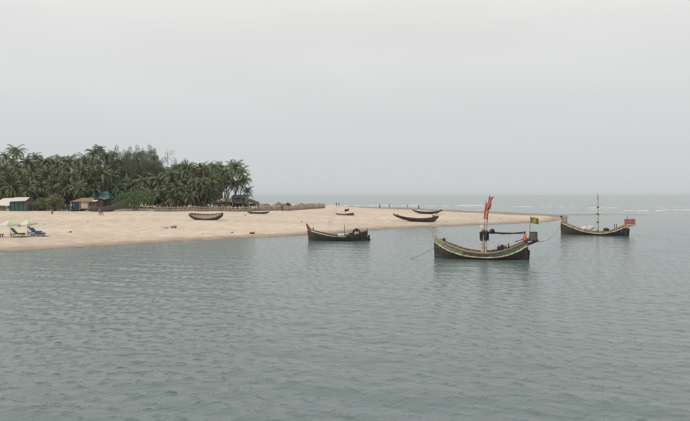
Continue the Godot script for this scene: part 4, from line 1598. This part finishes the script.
	put("floor_slab", box_of(P2(g, 239.2, 203.2, -1.7), Vector3(w + 0.4, 0.16, 5.0)), M.greywood, h)
	for k in 5:
		put("post", tube_of([P2(g, 232.4 + k * 3.5, 207.0, 0.5), P2(g, 232.4 + k * 3.5, 203.2, 0.5)], 0.10), M.greywood, h)
	put("under_wall", box_of(P2(g, 239.2, 205.2, -2.0), Vector3(w - 0.4, 1.1, 0.1)), M.darkwood, h)
	put("corner_post", tube_of([P2(g, 246.9, 206.8, 0.75), P2(g, 246.9, 196.8, 0.75)], 0.13), M.plaster, h)
	g = on_ground(at_depth(252.5, 205.0, 185.0).x, -185.0)
	h = thing("lean_to", "dark grey sloping shelter against the grey two window house", "shelter", g)
	put("roof", roof_slab(P2(g, 247.8, 201.4, 1.0), P2(g, 259.2, 204.6, 1.0), P2(g, 258.0, 202.2, -3.0), P2(g, 247.8, 198.6, -3.0), 0.12, 0.05), mat(Color(0.10, 0.115, 0.125), 0.7, M.wear), h)
	for px in [248.6, 253.5, 258.4]:
		put("post", tube_of([P2(g, px, 207.2, 0.8), P2(g, px, 202.2 + (px - 248.6) * 0.28, 0.8)], 0.08), M.greywood, h)
	put("wall", box_of(P2(g, 252.4, 205.0, 0.2), Vector3(2.6, 0.9, 0.08)), M.darkwood, h)
	# thatched stall with pale canvas
	g = on_ground(at_depth(222.5, 205.0, 183.0).x, -183.0)
	h = thing("thatched_stall", "long low thatched stall with pale patch on its roof", "stall", g)
	roof = put("roof", roof_slab(P2(g, 212.6, 202.2, 0.8), P2(g, 231.4, 202.0, 0.8), P2(g, 230.8, 198.2, -2.0), P2(g, 214.0, 198.2, -2.0), 0.18, 0.08), M.thatch, h)
	put("roof_patch", roof_slab(P2(g, 217.8, 200.8, 0.2), P2(g, 224.6, 200.8, 0.2), P2(g, 222.8, 199.0, -1.3), P2(g, 219.0, 199.0, -1.3), 0.05, 0.02), M.cream, roof)
	for px in [213.6, 219.4, 225.2, 230.8]:
		put("post", tube_of([P2(g, px, 207.0, 0.6), P2(g, px, 201.6, 0.6)], 0.08), M.greywood, h)
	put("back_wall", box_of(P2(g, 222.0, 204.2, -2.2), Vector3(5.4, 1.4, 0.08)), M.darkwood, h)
	put("counter", box_of(P2(g, 222.0, 204.6, 0.55), Vector3(5.0, 0.5, 0.1)), M.mat_wall, h)
	# parked white awning cart
	g = on_ground(at_depth(207.0, 205.0, 181.0).x, -181.0)
	h = thing("awning_cart", "small cart with white awning beside the thatched stall", "cart", g)
	put("awning", roof_slab(P2(g, 203.6, 202.8, 0.7), P2(g, 210.2, 202.8, 0.7), P2(g, 209.6, 201.2, -0.9), P2(g, 204.2, 201.2, -0.9), 0.05, 0.03), M.whitecloth, h)
	for px in [204.2, 209.6]:
		for z in [-0.7, 0.55]:
			put("post", tube_of([P2(g, px, 206.0, z), P2(g, px, 202.2, z)], 0.04), M.greywood, h)
	put("tray", box_of(Vector3(0, 0.75, 0), Vector3(1.7, 0.4, 1.1)), M.redpaint, h)
	for sx in [-0.5, 0.5]:
		put("wheel", ring_of(Vector3(sx, 0.32, 0.62), 0.28, 0.05), M.iron, h)

func P2(g: Vector3, px: float, py: float, z: float) -> Vector3:
	var q := local(g, px, py)
	return Vector3(q.x, q.y, z)

func wall_with_windows(x0: float, w: float, y0: float, y1: float, win: Array) -> SurfaceTool:
	var st := begin()
	var yc := (y0 + y1) * 0.5 + 0.1
	var a := yc - 0.42
	var b := yc + 0.42
	box(st, Vector3(x0 + w * 0.5, (y0 + a) * 0.5, -0.06), Vector3(w, a - y0, 0.12))
	box(st, Vector3(x0 + w * 0.5, (y1 + b) * 0.5, -0.06), Vector3(w, y1 - b, 0.12))
	var cuts := [x0, x0 + w * win[0] - 0.38, x0 + w * win[0] + 0.38, x0 + w * win[1] - 0.38, x0 + w * win[1] + 0.38, x0 + w]
	for k in 3:
		box(st, Vector3((cuts[k * 2] + cuts[k * 2 + 1]) * 0.5, yc, -0.06), Vector3(cuts[k * 2 + 1] - cuts[k * 2], b - a, 0.12))
	return st

# ---------------------------------------------------------------- bamboo fence
func bamboo_fence() -> void:
	var path := []
	for e in [[120.0, 209.8], [154.0, 211.4], [200.0, 211.2], [240.0, 211.6], [285.0, 210.6], [325.0, 208.0]]:
		path.append(ground(e[0], e[1]))
	var names := ["open bamboo rail fence with dark gaps beside the big bush", "close bamboo palisade in front of the palm trunks", "weathered bamboo palisade running seaward past the grey house"]
	var cuts := [[0, 1], [1, 3], [3, 5]]
	var meshes := []
	for k in 6:
		var st := begin()
		var hh := 1.35 + 0.06 * k
		tube(st, [Vector3(0, -0.35, 0), Vector3(0.02 * (k - 2), hh * 0.5, 0.015 * (k % 3)), Vector3(0.03 * (k - 3), hh, 0)], [0.085, 0.078, 0.065], 6)
		meshes.append(st.commit())
	var r := RandomNumberGenerator.new()
	r.seed = 8
	for c in 3:
		var a: Vector3 = path[cuts[c][0]]
		var fence := thing("bamboo_fence", names[c], "fence", a, 0.0, "bamboo fence along the top of the beach")
		var step := 0.62 if c == 0 else 0.42
		for seg in range(cuts[c][0], cuts[c][1]):
			var p: Vector3 = path[seg]
			var q: Vector3 = path[seg + 1]
			var n := int(p.distance_to(q) / step)
			for k in n:
				var u := (k + r.randf_range(-0.25, 0.25)) / n
				var v := p.lerp(q, u)
				v = on_ground(v.x, v.z)
				if c == 0 and k % 4 != 0 and r.randf() < 0.35:
					continue
				var o := put("stake", meshes[r.randi() % 6], M.bamboo[[0, 1, 2, 0, 2, 3][r.randi() % 6]], fence)
				o.position = v - a + Vector3(0, 0, r.randf_range(-0.06, 0.06))
				o.rotation = Vector3(r.randf_range(-0.06, 0.06), r.randf() * TAU, r.randf_range(-0.07, 0.07))
				o.scale = Vector3(1, r.randf_range(0.82, 1.08) * (1.0 if c < 2 else 1.12), 1)
			for lev in ([1.22, 0.55] if c == 0 else [1.1, 0.45]):
				var pts := []
				var m := 14
				for k in m + 1:
					var v := p.lerp(q, float(k) / m)
					pts.append(on_ground(v.x, v.z) - a + Vector3(0, lev + 0.05 * nz2.get_noise_1d(k * 40.0 + seg * 9.0), 0.14))
				put("rail", tube_of(pts, 0.075 if lev > 1.0 else 0.055, 6), M.bamboo[0 if lev > 1.0 else 1], fence)
			# woven screen behind the stakes
			if c > 0:
				var rows := []
				for k in 21:
					var v := p.lerp(q, k / 20.0)
					var g := on_ground(v.x, v.z) - a
					rows.append([g + Vector3(0, -0.1, -0.12), g + Vector3(0, 0.5, -0.12 + 0.05 * sin(k * 2.0)), g + Vector3(0, 0.75 + 0.12 * sin(k * 3.7), -0.12)])
				var st := begin()
				sheet(st, rows)
				put("woven_screen", st, M.screen, fence)

# ---------------------------------------------------------------- sunbeds and parasols
func sunbed(at: Vector3, turn: float, m: Material, label: String, towel: bool) -> void:
	var t := thing("sunbed", label, "sunbed", at, turn, "sunbeds under the parasols")
	# head towards -x
	var legs := [[-0.75, 0.0], [0.75, 0.0]]
	for e in legs:
		for z in [-0.3, 0.3]:
			put("leg", box_of(Vector3(e[0], 0.16, z), Vector3(0.09, 0.44, 0.07)), M.darkwood, t)
	for z in [-0.32, 0.32]:
		put("side_rail", box_of(Vector3(0, 0.38, z), Vector3(1.95, 0.09, 0.06)), m, t)
	for k in 9:
		put("slat", box_of(Vector3(-0.12 + k * 0.13, 0.44, 0), Vector3(0.11, 0.035, 0.66)), m, t)
	var back := Basis(Vector3.BACK, -0.85)
	for k in 7:
		put("back_slat", box_of(Vector3(-0.22, 0.46, 0) + back * Vector3(-0.08 - k * 0.135, 0, 0), Vector3(0.115, 0.035, 0.66), back), m, t)
	put("back_prop", tube_of([Vector3(-0.55, 0.80, 0.3), Vector3(-0.9, 0.36, 0.3)], 0.03), M.darkwood, t)
	if towel:
		var st := begin()
		box(st, Vector3(0.38, 0.50, 0), Vector3(1.15, 0.09, 0.62), Basis.IDENTITY, 0.03)
		box(st, Vector3(-0.22, 0.51, 0) + back * Vector3(-0.48, 0.05, 0), Vector3(0.95, 0.09, 0.62), back, 0.03)
		put("mattress", st, m, t)

func parasol(at: Vector3, h: float, rad: float, tilt: float, turn: float, label: String) -> void:
	var t := thing("beach_parasol", label, "parasol", at, 0.0, "parasols over the sunbeds")
	put("pole", tube_of([Vector3(0, -0.3, 0), Vector3(0, h - 0.5, 0), Vector3(0.0, h, 0)], 0.028, 8), M.panel_white, t)
	var canopy := Node3D.new()
	canopy.name = "canopy"
	t.add_child(canopy)
	canopy.position = Vector3(0, h, 0)
	canopy.rotation = Vector3(0, turn, 0)
	canopy.transform.basis = Basis(Vector3.BACK, tilt) * Basis(Vector3.UP, turn)
	for k in 8:
		var a0 := TAU * k / 8.0
		var a1 := TAU * (k + 1) / 8.0
		var rows := []
		for i in 7:
			var u := i / 6.0
			var row := []
			for j in 5:
				var v := j / 4.0
				var a: float = lerp(a0, a1, v)
				var rr := rad * u * (1.0 - 0.05 * sin(PI * v))
				row.append(Vector3(cos(a) * rr, -0.62 * pow(u, 1.35) - 0.05 * u * sin(PI * v), sin(a) * rr))
			rows.append(row)
		# valance
		var last: Array = rows[6]
		var val := []
		for j in 5:
			val.append(last[j] * Vector3(1.01, 1, 1.01) + Vector3(0, -0.13 - 0.04 * sin(PI * j / 4.0), 0))
		rows.append(val)
		var st := begin()
		sheet(st, rows)
		put("panel", st, M.panel_lime if k == 1 else (M.panel_green if k == 7 else M.panel_white), canopy)
		st = begin()
		tube(st, [Vector3(0, -0.04, 0), Vector3(cos(a0) * rad * 0.5, -0.28, sin(a0) * rad * 0.5), Vector3(cos(a0) * rad * 0.98, -0.65, sin(a0) * rad * 0.98)], 0.012, 4)
		put("rib", st, M.iron, canopy)
	put("finial", tube_of([Vector3(0, -0.02, 0), Vector3(0, 0.12, 0)], [0.04, 0.015]), M.white, canopy)

func sunbeds() -> void:
	var g := ground(17.8, 236.8)
	sunbed(g, 0.05, M.bed_green, "green slatted sunbed beside the parasol pole", true)
	g = ground(-4.0, 237.4)
	sunbed(g, 0.1, M.bed_green, "green slatted sunbed with only its foot end in sight", false)
	g = ground(38.0, 236.6)
	sunbed(g, 0.05, M.bed_blue, "blue cushioned sunbed lying out beyond the parasols", true)
	g = ground(34.5, 235.0)
	sunbed(g, 0.12, M.bed_blue, "blue cushioned sunbed half hidden behind its twin", true)
	for e in [[10.4, 237.4, 0.0, 0.2, "white and lime parasol over the green sunbed", 220.4], [27.6, 236.6, 0.14, 0.5, "white and lime parasol tilted over the blue sunbeds", 220.2]]:
		g = ground(e[0], e[1])
		var h: float = (e[1] - e[5]) * -g.z / F
		parasol(g, h, 1.30, e[2], e[3], e[4])

# ---------------------------------------------------------------- clutter
func clutter(called: String, label: String, category: String, px: float, py: float) -> Node3D:
	return thing(called, label, category, ground(px, py))

func beach_clutter() -> void:
	var t := clutter("sandbag", "pale whitish sack lying on the open sand", "sack", 165.6, 228.2)
	var st := begin()
	lump(st, Vector3(0, 0.14, 0), Vector3(1.0, 0.5, 0.6), 4.0, 0.25)
	put("body", st, M.whitecloth, t)
	put("tied_neck", tube_of([Vector3(-0.45, 0.2, 0), Vector3(-0.7, 0.28, 0.05)], [0.1, 0.05]), M.cream, t)
	t = clutter("sandbag", "dull grey sack lying next to the whitish one", "sack", 173.4, 228.2)
	st = begin()
	lump(st, Vector3(0, 0.16, 0), Vector3(1.1, 0.55, 0.7), 9.0, 0.3)
	put("body", st, M.greycloth, t)
	put("tied_neck", tube_of([Vector3(0.45, 0.2, 0), Vector3(0.72, 0.3, 0.05)], [0.1, 0.05]), M.rope, t)
	# driftwood with a red rag
	t = clutter("driftwood", "driftwood stump with a red rag near the water line", "driftwood", 252.6, 234.2)
	put("log", tube_of([Vector3(-0.45, 0.08, 0), Vector3(0.0, 0.14, 0.05), Vector3(0.4, 0.12, 0)], [0.09, 0.14, 0.07], 7), M.darkwood, t)
	put("root", tube_of([Vector3(0.15, 0.14, 0), Vector3(0.35, 0.4, 0.05), Vector3(0.42, 0.55, 0)], [0.08, 0.05, 0.03]), M.greywood, t)
	st = begin()
	lump(st, Vector3(-0.3, 0.24, 0), Vector3(0.4, 0.35, 0.3), 5.0, 0.35)
	put("rag", st, M.redcloth, t)
	# wrecked skiff, pale orange planks and a dark stern
	var g := ground(345.0, 215.2)
	var s := -g.z / F
	t = thing("wrecked_skiff", "broken skiff with peach painted planks and dark stern on the sand", "boat", g)
	var sts := []
	for e in [[335.4, 212.4, 213.4, 0.1], [338.0, 212.2, 215.0, 0.5], [343.0, 213.2, 215.4, 0.75], [348.0, 213.6, 215.4, 0.75], [352.0, 213.0, 215.2, 0.6], [353.8, 212.8, 215.0, 0.5]]:
		sts.append([(e[0] - 345.0) * s, (215.2 - e[1]) * s, (215.2 - lerp(e[1], e[2], 0.3)) * s, (215.2 - e[2]) * s - 0.1, e[3]])
	var Fr := fair(sts)
	var peach := mat(Color(0.66, 0.36, 0.24), 0.8, M.wear)
	put("hull", hull_bottom(Fr), peach, t)
	for side in [-1.0, 1.0]:
		put("bow_plank", band(Fr, -99.0, 0.4, 0.0, 1.0, 0.02, side), M.white, t)
	for side in [-1.0, 1.0]:
		put("stern_plank", band(Fr, 0.2, 99.0, -1.2, 1.0, 0.03, side), M.darkwood, t)
	put("inner_planking", inside(Fr, 0.3), M.palewood, t)
	put("leaning_pole", tube_of([Vector3(0.1, 0.2, 0), Vector3((346.2 - 345.0) * s, (215.2 - 208.8) * s, 0)], 0.05), M.greywood, t)
	st = begin()
	sheet(st, shift(flag_cloth(1.15, 0.55, 0.08, -0.25, 1.0), Vector3((344.6 - 345.0) * s, (215.2 - 209.4) * s, 0)))
	put("rag_flag", st, M.darkcloth, t)
	# small pieces of flotsam, one by one
	var k := 0
	for e in [[44.0, 224.4], [245.6, 215.4], [294.6, 215.4], [374.2, 219.0], [446.2, 222.4], [450.0, 222.6], [427.0, 227.4], [70.0, 232.6], [112.0, 236.4], [203.0, 234.4], [232.0, 233.0], [141.0, 239.5], [88.0, 222.0], [330.0, 222.4], [461.0, 214.8], [500.0, 219.0], [302.0, 222.0], [64.0, 213.6]]:
		k += 1
		t = clutter("flotsam", "small dark scrap of flotsam lying on the bare sand", "flotsam", e[0], e[1])
		t.set_meta("group", "scraps of flotsam on the sand")
		t.rotation.y = k * 1.7
		t.scale = Vector3.ONE * (0.4 + 0.25 * (k % 3))
		put("stick", tube_of([Vector3(-0.3, 0.04, 0), Vector3(0.05, 0.09, 0.06), Vector3(0.35, 0.05, 0)], [0.03, 0.05, 0.03], 5), M.darkwood, t)
		st = begin()
		lump(st, Vector3(0.05, 0.08, 0.1), Vector3(0.4, 0.22, 0.3), k * 7.0, 0.4)
		put("weed_clump", st, M.greywood if k % 2 else M.darkwood, t)
	# heaps of nets and tarpaulins behind the end of the fence
	k = 0
	for e in [[260.5, 202.4, 6.0, 3.0, "white", "whitish tarpaulin heap by the dark grey shelter"], [266.0, 203.4, 9.0, 3.2, "thatch", "brown heap of leaf thatch behind the fence"], [272.5, 202.8, 5.0, 3.6, "white", "whitish tarpaulin heap between two brown thatch heaps"], [279.0, 202.6, 11.0, 4.4, "thatch_red", "reddish brown heap of thatch behind the fence"], [287.5, 202.6, 7.0, 3.8, "dark", "black heap of nets behind the fence"], [294.6, 202.8, 7.0, 3.6, "white", "whitish tarpaulin heap beside the black nets"], [302.0, 203.6, 9.0, 2.8, "thatch", "low brown thatch heap near the fence's seaward end"], [310.0, 203.4, 9.0, 2.6, "thatch_red", "low reddish thatch heap near the fence's seaward end"], [319.0, 203.2, 8.0, 2.4, "pale", "pale bamboo pile at the fence's seaward end"]]:
		k += 1
		var d := 188.0 + 5.0 * k
		var p := at_depth(e[0], 206.0, d)
		g = on_ground(p.x, p.z)
		t = thing("material_heap", e[5], "heap", g)
		var sz := d / F
		var mats := {"white": M.whitecloth, "thatch": M.thatch, "thatch_red": M.thatch_red, "dark": M.darkcloth, "pale": M.palewood}
		var top: float = (at_depth(e[0], e[1] - 1.2, d).y - g.y) * 0.85
		for q in 3:
			st = begin()
			lump(st, Vector3((q - 1) * e[2] * sz * 0.27, top * 0.34, 0.3 * (q % 2)), Vector3(e[2] * sz * 0.6, top * (1.1 if q == 1 else 0.85), 1.8), k * 11.0 + q, 0.4)
			put("bundle", st, mats[e[4]], t)
		put("pole", tube_of([Vector3(-e[2] * sz * 0.5, 0.1, 0.7), Vector3(e[2] * sz * 0.45, top * 0.8, 0.5)], 0.05), M.bamboo[1], t)

# ---------------------------------------------------------------- people
# bones [a, b, radius a, radius b, tone]; one smooth body by surface nets
func body(bones: Array, tones: Array, cell: float) -> SurfaceTool:
	var lo := Vector3.ONE * 99.0
	var hi := -lo
	for b in bones:
		for q in 2:
			lo = lo.min(b[q] - Vector3.ONE * (b[2 + q] + cell * 2.0))
			hi = hi.max(b[q] + Vector3.ONE * (b[2 + q] + cell * 2.0))
	var n := Vector3i(((hi - lo) / cell).ceil()) + Vector3i.ONE
	var f := PackedFloat32Array()
	f.resize(n.x * n.y * n.z)
	f.fill(1.0)
	for b in bones:
		var a: Vector3 = b[0]
		var e: Vector3 = b[1] - b[0]
		var l2: float = max(e.length_squared(), 1e-6)
		var m: float = max(b[2], b[3]) + 0.07
		var i0 := Vector3i(((a.min(b[1]) - Vector3.ONE * m - lo) / cell).floor()).clamp(Vector3i.ZERO, n - Vector3i.ONE)
		var i1 := Vector3i(((a.max(b[1]) + Vector3.ONE * m - lo) / cell).ceil()).clamp(Vector3i.ZERO, n - Vector3i.ONE)
		for z in range(i0.z, i1.z + 1):
			for y in range(i0.y, i1.y + 1):
				for x in range(i0.x, i1.x + 1):
					var p := lo + Vector3(x, y, z) * cell
					var t: float = clamp((p - a).dot(e) / l2, 0.0, 1.0)
					var d: float = p.distance_to(a + e * t) - lerp(float(b[2]), float(b[3]), t)
					var q := (z * n.y + y) * n.x + x
					var h: float = max(0.035 - abs(f[q] - d), 0.0) / 0.035
					f[q] = min(f[q], d) - h * h * 0.035 * 0.25
	var st := begin()
	var vid := {}
	var verts := []
	var off := [0, 1, n.x, n.x + 1, n.x * n.y, n.x * n.y + 1, n.x * n.y + n.x, n.x * n.y + n.x + 1]
	for z in n.z - 1:
		for y in n.y - 1:
			for x in n.x - 1:
				var q := (z * n.y + y) * n.x + x
				var neg := 0
				for o in off:
					if f[q + o] < 0.0:
						neg += 1
				if neg == 0 or neg == 8:
					continue
				var sum := Vector3.ZERO
				var c := 0
				for e in [[0, 1], [2, 3], [4, 5], [6, 7], [0, 2], [1, 3], [4, 6], [5, 7], [0, 4], [1, 5], [2, 6], [3, 7]]:
					var fa: float = f[q + off[e[0]]]
					var fb: float = f[q + off[e[1]]]
					if (fa < 0.0) != (fb < 0.0):
						var t := fa / (fa - fb)
						var pa := Vector3(e[0] & 1, (e[0] >> 1) & 1, e[0] >> 2)
						var pb := Vector3(e[1] & 1, (e[1] >> 1) & 1, e[1] >> 2)
						sum += pa.lerp(pb, t)
						c += 1
				var v := lo + (Vector3(x, y, z) + sum / c) * cell
				var best := 9.0
				var tone := 0
				for b in bones:
					var e2: Vector3 = b[1] - b[0]
					var t2: float = clamp((v - b[0]).dot(e2) / max(e2.length_squared(), 1e-6), 0.0, 1.0)
					var dd: float = v.distance_to(b[0] + e2 * t2) - lerp(float(b[2]), float(b[3]), t2)
					if dd < best:
						best = dd
						tone = b[4]
				vid[q] = verts.size()
				verts.append([v, tones[tone]])
	for v in verts:
		st.set_smooth_group(0)
		st.set_color(v[1])
		st.add_vertex(v[0])
	var sy := n.x
	var sz := n.x * n.y
	for q in vid.keys():
		for ax in [[1, sy, sz], [sy, sz, 1], [sz, 1, sy]]:
			# the edge from q along ax[0], shared by the cells q, q - b, q - c, q - b - c
			if q + ax[0] >= f.size():
				continue
			var ins := f[q] < 0.0
			if ins == (f[q + ax[0]] < 0.0):
				continue
			var k := [q, q - ax[1], q - ax[1] - ax[2], q - ax[2]]
			if not (vid.has(k[1]) and vid.has(k[2]) and vid.has(k[3])):
				continue
			var o := [0, 1, 2, 0, 2, 3] if not ins else [0, 2, 1, 0, 3, 2]
			for w in o:
				st.add_index(vid[k[w]])
	st.generate_normals()
	return st

func person(px: float, py: float, turn: float, pose: String, shirt: Color, legs: Color, label: String, skirt := false, at = null) -> void:
	var g: Vector3 = ground(px, py) if at == null else at
	var t := thing("person", label, "person", g, turn, "people on the beach")
	var skin_c := Color(0.20, 0.115, 0.075)
	var hair := Color(0.015, 0.013, 0.012)
	var tones := [skin_c, shirt, legs, hair]
	var B := []
	var hip := 0.92
	var fold := 0.0
	var J := {}
	if pose == "sit":
		hip = 0.20
	for s in [-1.0, 1.0]:
		var k: Vector3
		var an: Vector3
		var el: Vector3
		var wr: Vector3
		var h0 := Vector3(0.085 * s, hip, 0)
		var sh := Vector3(0.17 * s, hip + 0.49, -0.02)
		if pose == "stand":
			k = Vector3(0.10 * s, 0.50, 0.02)
			an = Vector3(0.10 * s, 0.08, 0)
			el = sh + Vector3(0.06 * s, -0.28, -0.02)
			wr = el + Vector3(0.01 * s, -0.25, 0.06)
		elif pose == "walk":
			k = Vector3(0.09 * s, 0.51, 0.16 * s + 0.05)
			an = Vector3(0.09 * s, 0.09 + (0.07 if s < 0 else 0.0), 0.30 * s - 0.04)
			el = sh + Vector3(0.05 * s, -0.27, -0.10 * s)
			wr = el + Vector3(0.0, -0.22, -0.02 * s + 0.08)
		else:
			k = Vector3(0.14 * s, 0.52, 0.34)
			an = Vector3(0.12 * s, 0.08, 0.52)
			el = sh + Vector3(0.06 * s, -0.24, 0.14)
			wr = Vector3(0.08 * s, 0.50, 0.40)
		B.append([h0, k, 0.095, 0.062, 2])
		B.append([k, an, 0.060, 0.042, 0 if skirt or legs.r > 0.3 else 2])
		B.append([an + Vector3(0, -0.035, -0.03), an + Vector3(0.01 * s, -0.045, 0.14), 0.04, 0.032, 0])
		B.append([sh, el, 0.055, 0.044, 1])
		B.append([el, wr, 0.042, 0.03, 0])
		B.append([wr, wr + (wr - el).normalized() * 0.07, 0.034, 0.036, 0])
		J[s] = [wr + (wr - el).normalized() * 0.09, (wr - el).normalized()]
		if skirt:
			B.append([h0 + Vector3(0, -0.1, 0), Vector3(0.09 * s, 0.22, an.z * 0.5), 0.12, 0.14, 2])
	B.append([Vector3(0, hip, 0), Vector3(0, hip + 0.1, 0), 0.13, 0.125, 2])
	B.append([Vector3(0, hip + 0.14, 0), Vector3(0, hip + 0.38, -0.01), 0.12, 0.145, 1])
	B.append([Vector3(-0.13, hip + 0.47, -0.02), Vector3(0.13, hip + 0.47, -0.02), 0.065, 0.065, 1])
	B.append([Vector3(0, hip + 0.48, -0.01), Vector3(0, hip + 0.60, 0.01), 0.052, 0.05, 0])
	B.append([Vector3(0, hip + 0.63, 0.025), Vector3(0, hip + 0.71, 0.01), 0.072, 0.088, 0])
	B.append([Vector3(0, hip + 0.645, 0.10), Vector3(0, hip + 0.675, 0.095), 0.014, 0.01, 0])
	B.append([Vector3(0, hip + 0.755, -0.015), Vector3(0, hip + 0.68, -0.05), 0.088, 0.075, 3])
	for s in [-1.0, 1.0]:
		B.append([Vector3(0.085 * s, hip + 0.66, 0.0), Vector3(0.088 * s, hip + 0.69, -0.005), 0.014, 0.016, 0])
	var bm := body(B, tones, 0.026)
	# fingers, joined to the body's mesh
	var all := begin()
	all.append_from(bm.commit(), 0, Transform3D.IDENTITY)
	all.set_color(skin_c)
	for s in [-1.0, 1.0]:
		var w: Vector3 = J[s][0]
		var d: Vector3 = J[s][1]
		for k in 4:
			var o := Vector3(0, 0, (k - 1.5) * 0.019)
			var l: float = [0.065, 0.078, 0.074, 0.058][k]
			tube(all, [w + o, w + o + d * l * 0.5, w + o + d * l + Vector3(-0.015 * s, 0, 0)], [0.009, 0.008, 0.007], 5)
		tube(all, [w - d * 0.06 + Vector3(0, 0, 0.03), w + Vector3(0, 0, 0.055), w + d * 0.03 + Vector3(0, 0, 0.052)], [0.011, 0.010, 0.008], 5)
	put("body", all, M.person, t)

func people() -> void:
	var pm := StandardMaterial3D.new()
	pm.vertex_color_use_as_albedo = true
	pm.roughness = 0.85
	pm.cull_mode = BaseMaterial3D.CULL_DISABLED
	M.person = pm
	person(99.8, 215.8, 0.8, "walk", Color(0.25, 0.23, 0.30), Color(0.10, 0.09, 0.12), "person in pale grey shirt walking with a companion across the sand")
	person(102.2, 215.9, 1.2, "walk", Color(0.05, 0.045, 0.07), Color(0.16, 0.08, 0.09), "person in black shirt and dark red trousers walking with a companion")
	person(52.4, 214.2, 0.4, "sit", Color(0.60, 0.12, 0.06), Color(0.10, 0.08, 0.08), "person in red sitting on the sand before the low benches")
	for e in [[336.4, 204, 206.3, 0.3], [338.8, 204, 206.3, 2.0]]:
		person(e[0], e[2], e[3], "stand", Color(0.06, 0.06, 0.08), Color(0.05, 0.05, 0.07), "person in dark clothes standing in a pair at the sea's edge", false)
	person(379.8, 207.9, 0.2, "stand", Color(0.03, 0.03, 0.04), Color(0.03, 0.03, 0.045), "person in a long black garment facing the surf", true)
	person(389.2, 207.9, 2.6, "stand", Color(0.07, 0.06, 0.06), Color(0.04, 0.04, 0.05), "person in dark brown clothes standing by the surf")
	person(407.4, 208.6, 1.2, "walk", Color(0.16, 0.14, 0.16), Color(0.06, 0.06, 0.08), "slim person in grey walking along the surf")
	person(418.7, 209.0, 2.9, "stand", Color(0.025, 0.035, 0.06), Color(0.03, 0.035, 0.05), "person in dark blue standing behind the two crescent boats", true)
	# behind the fence
	var spots := [[154.6, 160.0, Color(0.62, 0.60, 0.58), "person in white shirt behind the bamboo fence near the big bush"], [160.0, 161.5, Color(0.50, 0.20, 0.12), "person in rusty orange shirt behind the bamboo fence"], [184.6, 163.0, Color(0.50, 0.10, 0.08), "person in red shirt behind the bamboo palisade"], [189.4, 163.5, Color(0.66, 0.66, 0.66), "person in bright white shirt behind the bamboo palisade"], [282.0, 0.0, Color(0.05, 0.05, 0.06), "person in black standing in front of the weathered palisade"]]
	for e in spots:
		if e[1] == 0.0:
			person(e[0], 211.6, 0.5, "stand", e[2], Color(0.04, 0.04, 0.05), e[3])
			continue
		var p := at_depth(e[0], 205.0, e[1])
		person(0, 0, 0.3, "stand", e[2], Color(0.08, 0.07, 0.07), e[3], false, on_ground(p.x, p.z))
